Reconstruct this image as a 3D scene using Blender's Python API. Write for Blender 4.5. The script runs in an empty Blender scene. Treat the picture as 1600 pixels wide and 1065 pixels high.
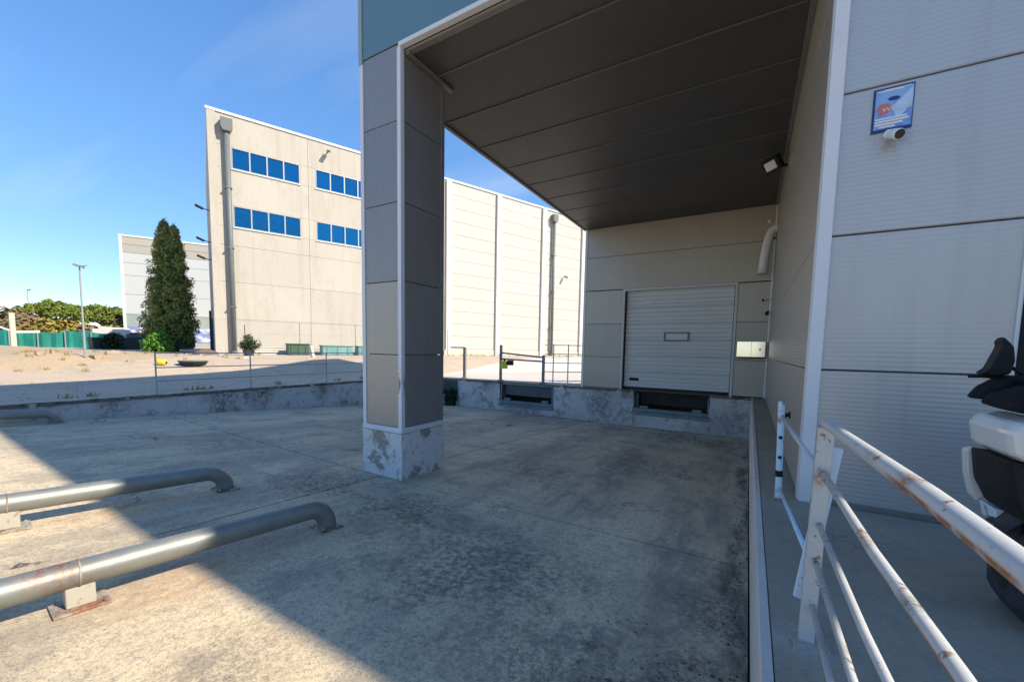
import bpy, bmesh, math, random
import numpy as np
from mathutils import Vector, Matrix
random.seed(7); rng = np.random.default_rng(7)
scn = bpy.context.scene
COL = scn.collection
R = math.radians

# ------------------------------------------------------------------ camera
cam_data = bpy.data.cameras.new('camera'); cam = bpy.data.objects.new('camera', cam_data); COL.objects.link(cam)
YAW, PITCH, ROLL = -0.532177957, 0.0815999192, -0.0185206813
FPX, PPX, PPY = 631.303438, 797.879246, 596.616746
fw = Vector((math.sin(YAW)*math.cos(PITCH), math.cos(YAW)*math.cos(PITCH), -math.sin(PITCH)))
r0 = Vector((math.cos(YAW), -math.sin(YAW), 0)); d0 = fw.cross(r0); d0 = -d0 if d0.z > 0 else d0
ri = math.cos(ROLL)*r0 + math.sin(ROLL)*d0; dn = -math.sin(ROLL)*r0 + math.cos(ROLL)*d0
m = Matrix((ri, -dn, -fw)).transposed().to_4x4(); m.translation = Vector((0, 0, 1.165))
cam.matrix_world = m
cam_data.sensor_width = 36; cam_data.lens = FPX/1600*36
cam_data.shift_x = (800-PPX)/1600; cam_data.shift_y = (PPY-532.5)/1600
cam_data.clip_start = 0.05; cam_data.clip_end = 3000
scn.camera = cam

# ------------------------------------------------------------------ sky and sun
SUN_EL, SUN_AZ = R(41), math.atan2(11.4, 2.40)          # azimuth from +Y towards +X
world = bpy.data.worlds.new('World'); scn.world = world; world.use_nodes = True
wn = world.node_tree.nodes; wl = world.node_tree.links; wn.clear()
wo = wn.new('ShaderNodeOutputWorld'); bg = wn.new('ShaderNodeBackground'); sky = wn.new('ShaderNodeTexSky')
sky.sky_type = 'NISHITA'; sky.sun_disc = False; sky.sun_elevation = SUN_EL; sky.sun_rotation = SUN_AZ
sky.altitude = 100; sky.air_density = 0.9; sky.dust_density = 0.0; sky.ozone_density = 2.2
tc = wn.new('ShaderNodeTexCoord'); sx = wn.new('ShaderNodeSeparateXYZ'); wl.new(tc.outputs['Generated'], sx.inputs[0])
def wm(op, a, b):
    n = wn.new('ShaderNodeMath'); n.operation = op
    for i, v in enumerate((a, b)):
        if isinstance(v, (int, float)): n.inputs[i].default_value = v
        else: wl.new(v, n.inputs[i])
    return n.outputs[0]
den = wm('ADD', wm('MAXIMUM', sx.outputs[2], 0.0), 0.12)
cb = wn.new('ShaderNodeCombineXYZ'); wl.new(wm('DIVIDE', sx.outputs[0], den), cb.inputs[0]); wl.new(wm('DIVIDE', sx.outputs[1], den), cb.inputs[1])
mp = wn.new('ShaderNodeMapping'); mp.inputs['Rotation'].default_value = (0, 0, R(-62)); mp.inputs['Scale'].default_value = (0.22, 1.5, 1)
wl.new(cb.outputs[0], mp.inputs[0])
cn = wn.new('ShaderNodeTexNoise'); cn.inputs['Scale'].default_value = 1.1; cn.inputs['Detail'].default_value = 6; cn.inputs['Roughness'].default_value = 0.5
cn.inputs['Distortion'].default_value = 0.35
wl.new(mp.outputs[0], cn.inputs['Vector'])
cr = wn.new('ShaderNodeMapRange'); cr.inputs[1].default_value = 0.50; cr.inputs[2].default_value = 0.78; cr.inputs[3].default_value = 0; cr.inputs[4].default_value = 0.5
wl.new(cn.outputs[0], cr.inputs[0])
hs = wn.new('ShaderNodeHueSaturation'); hs.inputs['Saturation'].default_value = 1.18; hs.inputs['Hue'].default_value = 0.501
gm = wn.new('ShaderNodeGamma'); gm.inputs[1].default_value = 1.0; wl.new(sky.outputs[0], gm.inputs[0]); 
sh_ = wn.new('ShaderNodeSeparateColor'); sh_.mode = 'HSV'; wl.new(gm.outputs[0], sh_.inputs[0])
KNEE = 5.0
cmp_ = wm('DIVIDE', 1.0, wm('ADD', 1.0, wm('DIVIDE', sh_.outputs[2], KNEE)))
sc_ = wn.new('ShaderNodeVectorMath'); sc_.operation = 'SCALE'; wl.new(gm.outputs[0], sc_.inputs[0]); wl.new(cmp_, sc_.inputs['Scale']); wl.new(sc_.outputs[0], hs.inputs['Color'])
cm = wn.new('ShaderNodeMix'); cm.data_type = 'RGBA'; wl.new(cr.outputs[0], cm.inputs[0]); wl.new(hs.outputs[0], cm.inputs[6]); cm.inputs[7].default_value = (1.7, 1.95, 2.25, 1)
wl.new(cm.outputs[2], bg.inputs[0]); bg.inputs[1].default_value = 0.142; wl.new(bg.outputs[0], wo.inputs[0])

sd = bpy.data.lights.new('sun', 'SUN'); sd.energy = 2.25; sd.angle = R(0.53); sd.color = (1.0, 0.885, 0.71)
sun = bpy.data.objects.new('sun', sd); COL.objects.link(sun)
sv = Vector((math.sin(SUN_AZ)*math.cos(SUN_EL), math.cos(SUN_AZ)*math.cos(SUN_EL), math.sin(SUN_EL)))
sun.rotation_euler = sv.to_track_quat('Z', 'Y').to_euler(); sun.location = sv*60

scn.view_settings.view_transform = 'Standard'; scn.view_settings.look = 'None'
scn.view_settings.exposure = 1.65; scn.view_settings.gamma = 1; scn.view_settings.use_curve_mapping = False
scn.render.engine = 'CYCLES'
scn.cycles.max_bounces = 8; scn.cycles.diffuse_bounces = 5

# ------------------------------------------------------------------ materials
def mat(name, col, rough=0.8, metal=0.0, layers=(), bump=None, rib=None, vary=0.0, spec=0.5, spots=(), coat=0.0, streak=None, trans=0.0, under=None, crack=None, bands=()):
    """layers: (scale, lo, hi, colour, amount[, (sx,sy,sz)]) noise-masked colours; spots: (x,y,z,radius,colour,amount,noise scale) stains"""
    m_ = bpy.data.materials.new(name); m_.use_nodes = True
    n = m_.node_tree.nodes; l = m_.node_tree.links; b = n['Principled BSDF']
    geo = n.new('ShaderNodeNewGeometry'); pos = geo.outputs['Position']
    def noise(scale, detail=6, rough_=0.6, st=None):
        t = n.new('ShaderNodeTexNoise'); t.inputs['Scale'].default_value = scale; t.inputs['Detail'].default_value = detail; t.inputs['Roughness'].default_value = rough_
        if st:
            mm = n.new('ShaderNodeMapping'); mm.inputs['Scale'].default_value = st; l.new(pos, mm.inputs[0]); l.new(mm.outputs[0], t.inputs['Vector'])
        else: l.new(pos, t.inputs['Vector'])
        return t.outputs[0]
    def rng_(v, a, b_, c=0., d=1.):
        t = n.new('ShaderNodeMapRange'); t.inputs[1].default_value = a; t.inputs[2].default_value = b_; t.inputs[3].default_value = c; t.inputs[4].default_value = d
        l.new(v, t.inputs[0]); return t.outputs[0]
    def mix(f, a, c):
        t = n.new('ShaderNodeMix'); t.data_type = 'RGBA'; l.new(f, t.inputs[0])
        if isinstance(a, tuple): t.inputs[6].default_value = (*a, 1)
        else: l.new(a, t.inputs[6])
        t.inputs[7].default_value = (*c, 1); return t.outputs[2]
    cur = tuple(col)
    for L in layers:
        st = L[5] if len(L) > 5 else None
        cur = mix(rng_(noise(L[0], 12, L[6], st) if len(L) > 6 else noise(L[0], st=st), L[1], L[2], 0, L[4]), cur, L[3])
    for (x0, hw, y0, y1, c, amt) in bands:            # wheel tracks along the bay
        sb_ = n.new('ShaderNodeSeparateXYZ'); l.new(pos, sb_.inputs[0])
        wb_ = n.new('ShaderNodeMath'); wb_.operation = 'MULTIPLY_ADD'; l.new(noise(.5, 4), wb_.inputs[0]); wb_.inputs[1].default_value = .9; wb_.inputs[2].default_value = -x0-.45
        dx_ = n.new('ShaderNodeMath'); l.new(sb_.outputs[0], dx_.inputs[0]); l.new(wb_.outputs[0], dx_.inputs[1])
        ab_ = n.new('ShaderNodeMath'); ab_.operation = 'ABSOLUTE'; l.new(dx_.outputs[0], ab_.inputs[0])
        pf = rng_(ab_.outputs[0], hw*.35, hw, amt, 0)
        for v in (rng_(sb_.outputs[1], y0, y0+1.2), rng_(sb_.outputs[1], y1, y1-1.2), rng_(noise(3.2, 12, .72, (1.6, .35, 1)), .40, .58, .15, 1)):
            q_ = n.new('ShaderNodeMath'); q_.operation = 'MULTIPLY'; l.new(pf, q_.inputs[0]); l.new(v, q_.inputs[1]); pf = q_.outputs[0]
        cur = mix(pf, cur, c)
    for (x, y, z, r, c, amt, ns) in spots:
        vd = n.new('ShaderNodeVectorMath'); vd.operation = 'DISTANCE'; vd.inputs[1].default_value = (x, y, z); l.new(pos, vd.inputs[0])
        nz = noise(ns, 5, .7)
        ad = n.new('ShaderNodeMath'); ad.operation = 'MULTIPLY_ADD'; l.new(nz, ad.inputs[0]); ad.inputs[1].default_value = -1.7*r; l.new(vd.outputs['Value'], ad.inputs[2])
        f0 = rng_(ad.outputs[0], -0.55*r, 0.10*r, amt, 0)
        pm = n.new('ShaderNodeMath'); pm.operation = 'MULTIPLY'; l.new(f0, pm.inputs[0]); l.new(rng_(noise(ns*5, 12, .8), .44, .56, .12, 1.1), pm.inputs[1]); f = pm.outputs[0]
        cur = mix(f, cur, c)
    if crack:
        vt = n.new('ShaderNodeTexVoronoi'); vt.feature = 'DISTANCE_TO_EDGE'; vt.inputs['Scale'].default_value = crack[0]
        wv = n.new('ShaderNodeTexNoise'); wv.inputs['Scale'].default_value = 2.2; wv.inputs['Detail'].default_value = 6; l.new(pos, wv.inputs['Vector'])
        wa_ = n.new('ShaderNodeVectorMath'); wa_.operation = 'MULTIPLY_ADD'; l.new(wv.outputs['Color'], wa_.inputs[0]); wa_.inputs[1].default_value = (.9, .9, .9); l.new(pos, wa_.inputs[2]); l.new(wa_.outputs[0], vt.inputs['Vector'])
        ck = n.new('ShaderNodeMath'); ck.operation = 'MULTIPLY'; l.new(rng_(vt.outputs['Distance'], .0022, .006, 1, 0), ck.inputs[0]); l.new(rng_(noise(.55, 3), .5, .62), ck.inputs[1])
        cur = mix(ck.outputs[0], cur, crack[1])
    if under:
        su_ = n.new('ShaderNodeSeparateXYZ'); l.new(geo.outputs['Normal'], su_.inputs[0]); sy_ = n.new('ShaderNodeSeparateXYZ'); l.new(pos, sy_.inputs[0])
        um = n.new('ShaderNodeMath'); um.operation = 'MULTIPLY'; l.new(rng_(su_.outputs[2], .12, -.12), um.inputs[0]); l.new(rng_(sy_.outputs[1], under[1], under[1]-.15), um.inputs[1])
        un = n.new('ShaderNodeMath'); un.operation = 'MULTIPLY'; l.new(um.outputs[0], un.inputs[0]); l.new(rng_(noise(16), .35, .5), un.inputs[1]); cur = mix(un.outputs[0], cur, under[0])
    if vary:
        oi = n.new('ShaderNodeObjectInfo'); h = n.new('ShaderNodeHueSaturation'); l.new(rng_(oi.outputs['Random'], 0, 1, 1-vary, 1+vary), h.inputs['Value'])
        if isinstance(cur, tuple): h.inputs['Color'].default_value = (*cur, 1)
        else: l.new(cur, h.inputs['Color'])
        cur = h.outputs[0]
    if isinstance(cur, tuple): b.inputs['Base Color'].default_value = (*cur, 1)
    else: l.new(cur, b.inputs['Base Color'])
    b.inputs['Roughness'].default_value = rough; b.inputs['Metallic'].default_value = metal; b.inputs['Specular IOR Level'].default_value = spec
    if coat: b.inputs['Coat Weight'].default_value = coat
    if trans: b.inputs['Transmission Weight'].default_value = trans
    hgt = None
    if rib:
        ax, per, hh = rib
        s = n.new('ShaderNodeSeparateXYZ'); l.new(pos, s.inputs[0])
        a = n.new('ShaderNodeMath'); a.operation = 'MULTIPLY'; l.new(s.outputs[ax], a.inputs[0]); a.inputs[1].default_value = 2*math.pi/per
        c = n.new('ShaderNodeMath'); c.operation = 'SINE'; l.new(a.outputs[0], c.inputs[0])
        e = n.new('ShaderNodeMath'); e.operation = 'MULTIPLY'; l.new(c.outputs[0], e.inputs[0]); e.inputs[1].default_value = hh
        hgt = e.outputs[0]
    if bump:
        v = noise(bump[0], 8, .7); e = n.new('ShaderNodeMath'); e.operation = 'MULTIPLY'; l.new(v, e.inputs[0]); e.inputs[1].default_value = bump[1]
        if hgt:
            a = n.new('ShaderNodeMath'); l.new(hgt, a.inputs[0]); l.new(e.outputs[0], a.inputs[1]); hgt = a.outputs[0]
        else: hgt = e.outputs[0]
    if hgt:
        bp = n.new('ShaderNodeBump'); bp.inputs['Strength'].default_value = 1; bp.inputs['Distance'].default_value = 1
        l.new(hgt, bp.inputs['Height']); l.new(bp.outputs[0], b.inputs['Normal'])
    return m_

DARK = (0.085, 0.078, 0.07)
M = {}
M['concrete'] = mat('ramp_concrete', (0.74, 0.60, 0.39), 0.9, layers=[
    (0.35, .42, .68, (0.66, 0.54, 0.365), .8), (1.1, .50, .66, (0.40, 0.34, 0.265), .6, (1.6, .35, 1)), (.8, .54, .64, (0.35, 0.30, 0.235), .5, (.4, 1.5, 1)), (5, .54, .70, (0.38, 0.325, 0.255), .5), (2.2, .56, .66, (0.58, .48, .35), .5, (2, .5, 1)),
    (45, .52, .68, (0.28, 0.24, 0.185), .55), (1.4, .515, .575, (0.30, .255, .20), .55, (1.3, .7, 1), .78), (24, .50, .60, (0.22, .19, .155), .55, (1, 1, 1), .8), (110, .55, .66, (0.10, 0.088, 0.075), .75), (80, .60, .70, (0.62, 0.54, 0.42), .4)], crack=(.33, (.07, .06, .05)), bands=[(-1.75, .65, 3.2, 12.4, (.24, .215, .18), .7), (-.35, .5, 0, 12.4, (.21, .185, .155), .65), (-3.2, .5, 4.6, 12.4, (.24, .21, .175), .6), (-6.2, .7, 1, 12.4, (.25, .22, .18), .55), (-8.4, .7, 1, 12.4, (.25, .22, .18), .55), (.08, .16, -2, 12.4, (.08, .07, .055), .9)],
    spots=[(-1.75, 2.55, -.6, 1.25, (.13, .118, .105), .8, 3.5), (-0.95, 1.85, -.55, .6, DARK, .5, 5), (-0.12, 1.9, -.55, .75, (0.05, .045, .04), .75, 5), (0.0, 3.0, -.6, .5, DARK, .7, 6),
           (-3.1, 3.1, -.6, .85, DARK, .75, 4), (-4.6, 3.2, -.6, 1.0, DARK, .75, 4), (-1.6, 7.2, -.85, 1.3, (.12, .105, .09), .6, 1.8), (-2.7, 5.6, -.75, 1.0, (.14, .125, .11), .6, 2), (-0.7, 10.5, -1, .9, DARK, .55, 2),
           (-2.2, .9, -.5, .5, (.16, .12, .09), .5, 8), (-3.3, 1.1, -.5, .55, (.50, .28, .14), .45, 2.5), (-5.2, 1.2, -.5, .5, (.50, .28, .14), .35, 2.5), (-2.9, 2.7, -.6, .45, (.42, .24, .14), .4, 3),
           (-7, 6.5, -.7, 1.6, (.16, .145, .13), .5, 1.2), (-8.5, 9.5, -.9, 1.4, (.16, .145, .13), .5, 1.4), (-5.5, 10.6, -1, 1.5, (.14, .13, .115), .55, 1.3), (-7.2, 3.6, -.5, 1.2, (.17, .15, .13), .45, 2)],
    bump=(60, .004))
M['slab_gap'] = mat('joint_dirt', (0.04, 0.034, 0.028), .95)
M['yard'] = mat('yard_ground', (0.55, 0.435, 0.315), 0.95, layers=[(0.12, .4, .7, (0.47, 0.38, 0.285), .8), (1.2, .5, .7, (0.36, 0.29, 0.215), .55, (1, .3, 1)), (.9, .53, .58, (.40, .32, .23), .5, (.5, 1.6, 1), .75), (30, .45, .8, (0.27, 0.22, 0.18), .4), (0.5, .6, .75, (.50, .42, .33), .5)], bump=(25, .01))
M['apron'] = mat('pale_platform_concrete', (0.60, 0.545, 0.48), 0.9, layers=[(.5, .45, .7, (.52, .47, .41), .7), (6, .5, .75, (.46, .41, .35), .5)], bump=(25, .006))
M['sand'] = mat('sandy_soil', (0.50, 0.375, 0.245), 0.97, layers=[(0.8, .4, .7, (0.42, .33, .22), .8), (3, .55, .75, (0.34, .27, .18), .6), (20, .5, .8, (0.30, .23, .15), .5)], bump=(9, .05))
M['sidewalk'] = mat('sidewalk_concrete', (0.36, 0.31, 0.235), 0.9, layers=[(1.1, .42, .7, (0.27, .235, .185), .7), (7, .5, .75, (0.23, .20, .16), .5), (70, .5, .75, (0.15, .13, .11), .5)],
    spots=[(.22, 1.95, 0, .16, (.5, .47, .42), .6, 14), (.25, 3.84, 0, .12, (.3, .17, .08), .6, 14), (.5, 3.2, 0, .5, (.17, .155, .14), .5, 4)], bump=(60, .003))
M['kerb'] = mat('white_painted_kerb', (0.62, 0.56, 0.50), 0.7, layers=[(5, .55, .75, (.42, .36, .30), .6), (40, .55, .8, (.35, .3, .25), .5)])
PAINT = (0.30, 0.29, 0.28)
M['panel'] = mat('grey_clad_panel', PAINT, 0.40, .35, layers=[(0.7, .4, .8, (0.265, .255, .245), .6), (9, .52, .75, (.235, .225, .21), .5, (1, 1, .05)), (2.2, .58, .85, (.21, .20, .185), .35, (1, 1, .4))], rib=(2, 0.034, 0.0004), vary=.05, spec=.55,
    spots=[(.78, 3.88, 2.62, .16, (.27, .22, .18), .5, 12)])
M['panel_front'] = mat('grey_blue_clad_panel', (0.52, 0.515, 0.49), 0.40, .35, layers=[(0.7, .4, .8, (0.48, .475, .455), .6), (9, .52, .78, (.39, .38, .365), .4, (1, 1, .05)), (2.2, .58, .85, (.36, .35, .335), .3, (1, 1, .4))], rib=(2, 0.034, 0.00035), vary=.03, spec=.55,
    spots=[(.76, 3.88, 2.66, .15, (.28, .23, .18), .55, 12)])
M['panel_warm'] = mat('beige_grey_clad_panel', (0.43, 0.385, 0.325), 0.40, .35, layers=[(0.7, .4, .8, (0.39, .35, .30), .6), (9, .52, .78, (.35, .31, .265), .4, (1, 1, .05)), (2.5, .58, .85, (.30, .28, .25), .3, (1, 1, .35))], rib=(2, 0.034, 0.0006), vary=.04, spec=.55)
M['fascia'] = mat('sky_tinted_fascia_panel', (0.13, 0.24, 0.285), 0.3, rib=(2, 0.034, 0.0005), vary=.03, spec=.6)  # teal in the base colour stands for sky reflected by the panels
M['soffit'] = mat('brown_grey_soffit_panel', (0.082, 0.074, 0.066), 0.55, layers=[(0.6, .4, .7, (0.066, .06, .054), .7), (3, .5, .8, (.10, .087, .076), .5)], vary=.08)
M['batten'] = mat('soffit_batten_metal', (0.15, 0.135, 0.12), .5)
M['trim'] = mat('pale_metal_trim', (0.74, 0.745, 0.75), 0.35, layers=[(3, .5, .8, (.66, .66, .65), .5)], spec=.6)
M['trim_teal'] = mat('greenish_metal_trim', (0.30, 0.40, 0.40), 0.35)
M['trim_dark'] = mat('dark_metal_trim', (0.20, 0.185, 0.165), 0.5)
M['core'] = mat('dark_wall_core', (0.10, 0.095, 0.09), .9)
M['plinth'] = mat('whitewashed_concrete', (0.72, 0.695, 0.66), 0.9, layers=[(2.6, .53, .57, (.26, .22, .165), .85, (1, 1, 1), .74), (7, .55, .62, (.36, .34, .31), .7, (1, 1, 1), .75), (40, .55, .7, (.4, .38, .34), .5)], bump=(25, .01))
M['dockwall'] = mat('stained_painted_wall', (0.66, 0.61, 0.59), 0.9, layers=[(1.1, .45, .7, (.55, .49, .465), .8), (2.4, .53, .58, (.30, .265, .225), .75, (1, 1, 1), .76), (1.6, .50, .66, (.44, .41, .41), .6), (1.7, .63, .70, (.08, .075, .07), .7, (1, 1, 1.6)), (14, .58, .75, (.12, .11, .105), .7)],
    spots=[(-11.3, 5.0, -.2, .55, (.06, .055, .05), .8, 2.5), (-11.3, 5.9, -.25, .45, (.06, .055, .05), .75, 3), (-11.3, 7.7, -.2, .4, (.12, .11, .10), .6, 5), (-11.3, 3.0, -.2, .5, (.12, .11, .10), .5, 3), (-3.9, 12.25, -.4, .8, (.16, .16, .17), .8, 3), (-3.1, 12.25, -.1, .3, (.08, .07, .05), .9, 7), (-8.2, 12.25, -.1, .35, (.07, .065, .06), .8, 5), (-6.4, 12.25, -.95, .9, (.22, .16, .13), .7, 3), (-.2, 12.25, -.6, .8, (.24, .25, .27), .8, 2), (-7.2, 12.25, -1.1, .6, (.2, .15, .12), .7, 4)], bump=(14, .02))
M['lipdark'] = mat('grimy_concrete_edge', (0.17, 0.155, 0.14), .95, layers=[(6, .5, .62, (.07, .065, .06), .8), (9, .55, .7, (.32, .30, .27), .6)], bump=(20, .01))
M['door'] = mat('white_sectional_door', (0.66, 0.655, 0.63), 0.45, layers=[(1.2, .45, .8, (.58, .57, .54), .6), (6, .6, .85, (.45, .43, .39), .4)], vary=.02)
M['frame'] = mat('off_white_door_frame', (0.62, 0.60, 0.56), 0.5, layers=[(4, .5, .8, (.45, .42, .38), .5)])
M['black'] = mat('black_plastic', (0.014, 0.014, 0.015), 0.6, spec=.25)
M['rubber'] = mat('black_rubber', (0.022, 0.022, 0.022), 0.8, layers=[(9, .5, .8, (.06, .055, .05), .6)])
M['pitdark'] = mat('dark_pit_lining', (0.05, 0.046, 0.044), .95, layers=[(3, .5, .7, (.09, .07, .06), .6)])
M['steel_teal'] = mat('weathered_teal_steel', (0.20, 0.25, 0.27), 0.6, .2, layers=[(4, .5, .7, (.11, .12, .12), .8), (12, .55, .75, (.22, .12, .07), .6)], bump=(20, .004))
M['steel_dark'] = mat('dark_blue_grey_steel', (0.105, 0.12, 0.135), 0.6, .2, layers=[(3, .5, .7, (.07, .075, .08), .8)])
M['stainless'] = mat('polished_stainless', (0.80, 0.79, 0.76), 0.12, 1.0, layers=[(4, .5, .8, (.66, .65, .62), .5)])
M['galv'] = mat('galvanised_pipe', (0.28, 0.295, 0.27), 0.5, .5, layers=[(2.2, .45, .7, (.19, .215, .215), .8), (9, .5, .75, (.34, .34, .29), .6), (5, .52, .7, (.22, .22, .20), .6, (3, .3, 3)), (1.3, .66, .72, (.30, .15, .09), .75)], spots=[(-3.5, .62, -.2, .2, (.27, .12, .08), .85, 6)], bump=(30, .001))
M['rusty'] = mat('rusty_plate', (0.42, 0.40, 0.35), 0.7, .3, layers=[(9, .44, .60, (.26, .11, .06), .9), (40, .5, .7, (.15, .08, .05), .6)], spots=[(-3.45, .7, -.48, .16, (.30, .11, .055), .9, 10)])
M['support'] = mat('pale_painted_support', (0.42, 0.40, 0.33), 0.6, layers=[(14, .56, .64, (.28, .12, .07), .9)])
M['rail'] = mat('chipped_white_rail', (0.50, 0.515, 0.51), 0.45, layers=[(5, .5, .75, (.42, .44, .445), .7), (40, .5, .75, (.38, .38, .37), .4), (20, .615, .645, (.20, .095, .05), .85), (5, .60, .68, (.36, .29, .23), .55), (30, .67, .70, (.20, .09, .04), .9)],
    spots=[(.27, .98, .92, .07, (.30, .13, .05), .95, 14), (.27, 1.94, .69, .05, (.30, .14, .06), .9, 18), (.27, 1.25, .715, .08, (.34, .2, .1), .8, 14), (.27, .93, .73, .05, (.12, .08, .06), .9, 20)], under=((.27, .115, .045), 1.15), bump=(60, .0008))
M['rail_blue'] = mat('pale_blue_rail_paint', (0.55, 0.70, 0.80), 0.45, layers=[(9, .58, .63, (.28, .13, .06), .8), (4, .5, .8, (.48, .60, .68), .6)])
M['white'] = mat('white_plastic', (0.78, 0.77, 0.74), 0.4)
M['lens'] = mat('dark_lens', (0.012, 0.012, 0.013), 0.12)
M['poster'] = mat('blue_poster', (0.07, 0.16, 0.55), 0.4, layers=[(5, .42, .62, (.30, .52, .82), .85, (1, 1, .7))])
M['poster_pale'] = mat('pale_poster_print', (0.42, 0.62, 0.86), 0.5, layers=[(9, .45, .6, (.62, .75, .92), .8)])
M['poster_dark'] = mat('navy_poster_edge', (0.02, 0.035, 0.15), 0.4)
M['poster_red'] = mat('red_poster_print', (0.62, 0.19, 0.16), 0.5)
M['beige'] = mat('cream_precast', (0.515, 0.485, 0.42), 0.9, layers=[(0.4, .4, .7, (.47, .44, .38), .8), (2.2, .52, .70, (.40, .37, .315), .6, (1, 1, .06)), (5, .5, .75, (.44, .41, .35), .45), (1.3, .54, .60, (.42, .39, .33), .45, (1, 1, .35), .75), (22, .45, .7, (.58, .53, .45), .4)], vary=.025, bump=(12, .02))
M['cream'] = mat('cream_white_panel', (0.58, 0.555, 0.50), 0.8, layers=[(0.5, .45, .7, (.54, .51, .455), .7), (2.2, .52, .78, (.49, .46, .40), .45, (1, 1, .06)), (3, .55, .8, (.64, .58, .47), .4)], vary=.03)
M['pilaster'] = mat('white_pilaster', (0.68, 0.66, 0.62), 0.7)
M['coping'] = mat('pale_coping', (0.70, 0.74, 0.74), 0.5)
M['glass'] = mat('blue_mirror_glass', (0.014, 0.185, 0.35), 0.03, 0.85, spec=1.0, vary=.12, bump=(.35, .035))
M['alu'] = mat('grey_window_frame', (0.42, 0.45, 0.46), 0.4, .3)
M['downpipe'] = mat('grey_downpipe', (0.15, 0.175, 0.175), 0.5, layers=[(3, .5, .7, (.11, .13, .13), .6)])
M['wh_white'] = mat('white_ribbed_cladding', (0.52, 0.545, 0.545), 0.6, vary=.02)
M['wh_band'] = mat('beige_cladding_band', (0.42, 0.40, 0.345), 0.6, vary=.02)
M['wh_low'] = mat('grey_blue_base_wall', (0.30, 0.36, 0.36), 0.8, layers=[(.3, .45, .7, (.42, .43, .32), .8)])
M['graffiti'] = mat('blue_white_graffiti', (0.18, 0.25, 0.52), 0.7, layers=[(.55, .45, .55, (.72, .75, .80), 1, (1, 1, 2)), (.9, .55, .6, (.30, .28, .60), .8)])
M['dark_teal'] = mat('dark_teal_metal', (0.02, 0.085, 0.10), 0.5)
M['mesh'] = mat('green_shade_cloth', (0.008, 0.20, 0.155), 0.7, layers=[(.8, .45, .65, (.01, .26, .24), .8), (2.5, .55, .75, (.006, .11, .09), .6)])
M['binblack'] = mat('dark_bin', (0.05, 0.055, 0.06), 0.6)
M['yellow'] = mat('yellow_plastic', (0.80, 0.62, 0.03), 0.45, layers=[(9, .55, .7, (.6, .42, .02), .6)])
M['bark'] = mat('bark', (0.16, 0.11, 0.075), 0.95, layers=[(8, .45, .7, (.09, .065, .045), .8, (1, 1, .3))], bump=(20, .02))
def leafmat(name, a, b, c, scale=2.0):
    m_ = mat(name, a, 0.75, layers=[(scale, .42, .62, b, .9), (scale*5, .5, .7, c, .8)], spec=.25)
    return m_
M['cypress'] = leafmat('cypress_green', (0.21, 0.26, 0.075), (0.30, 0.34, 0.105), (0.12, 0.16, 0.05), 1.6)
M['pine'] = leafmat('umbrella_pine_green', (0.17, 0.23, 0.04), (0.25, 0.29, 0.05), (0.10, 0.14, 0.035), .5)
M['olive'] = leafmat('olive_yellow_bush', (0.27, 0.23, 0.05), (0.36, 0.27, 0.055), (0.16, 0.145, 0.05), .6)
M['brown'] = leafmat('dry_brown_bush', (0.22, 0.16, 0.09), (0.17, 0.155, 0.07), (0.28, 0.18, 0.10), .6)
M['bright'] = leafmat('bright_green_shrub', (0.09, 0.25, 0.03), (0.15, 0.33, 0.05), (0.06, 0.15, 0.03), 2.5)
M['weed'] = leafmat('dark_weed', (0.025, 0.055, 0.018), (0.045, 0.085, 0.028), (0.02, 0.04, 0.015), 5)
M['turn'] = mat('amber_lens', (.45, .16, .02), .2)
M['scoot_white'] = mat('white_scooter_paint', (0.72, 0.71, 0.68), 0.22, spec=.6, coat=.5, layers=[(7, .55, .8, (.60, .57, .52), .4)])
M['navy'] = mat('dark_navy_cover_cloth', (0.016, 0.022, 0.038), 0.55, layers=[(6, .45, .7, (.024, .032, .05), .7)], bump=(12, .01))
M['blacksoft'] = mat('black_padded_cloth', (0.009, 0.009, 0.010), 0.85, spec=.2, layers=[(9, .5, .7, (.02, .02, .028), .7)], bump=(18, .008))
M['stone'] = mat('sandy_stone', (0.42, 0.33, 0.235), 0.95, layers=[(4, .45, .7, (.30, .24, .18), .8)])
M['brownsoil'] = mat('brown_soil', (0.20, 0.13, 0.09), 0.97, layers=[(5, .45, .7, (.13, .085, .06), .8), (18, .5, .7, (.30, .22, .16), .6)], bump=(10, .05))
M['greybits'] = mat('dark_grit', (0.09, 0.08, 0.07), 0.95)
M['terracotta'] = mat('orange_roof', (0.42, 0.17, 0.06), 0.9)
M['postgrey'] = mat('grey_lamp_metal', (0.38, 0.40, 0.41), 0.5, .4)
M['concpost'] = mat('pale_concrete_post', (0.60, 0.54, 0.45), 0.9, layers=[(6, .5, .7, (.48, .42, .34), .6)])
M['pot'] = mat('pale_plaster_block', (0.74, 0.64, 0.58), 0.9, layers=[(5, .5, .75, (.62, .53, .46), .6)])
M['greenbox'] = mat('dark_green_box', (0.055, 0.11, 0.075), 0.6, layers=[(2, .5, .7, (.08, .14, .10), .6)])
M['tealbox'] = mat('faded_teal_box', (0.14, 0.32, 0.31), 0.6, layers=[(1.4, .45, .7, (.25, .42, .38), .7)])
M['softpink'] = mat('red_white_base', (0.55, 0.18, 0.16), .7)

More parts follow.
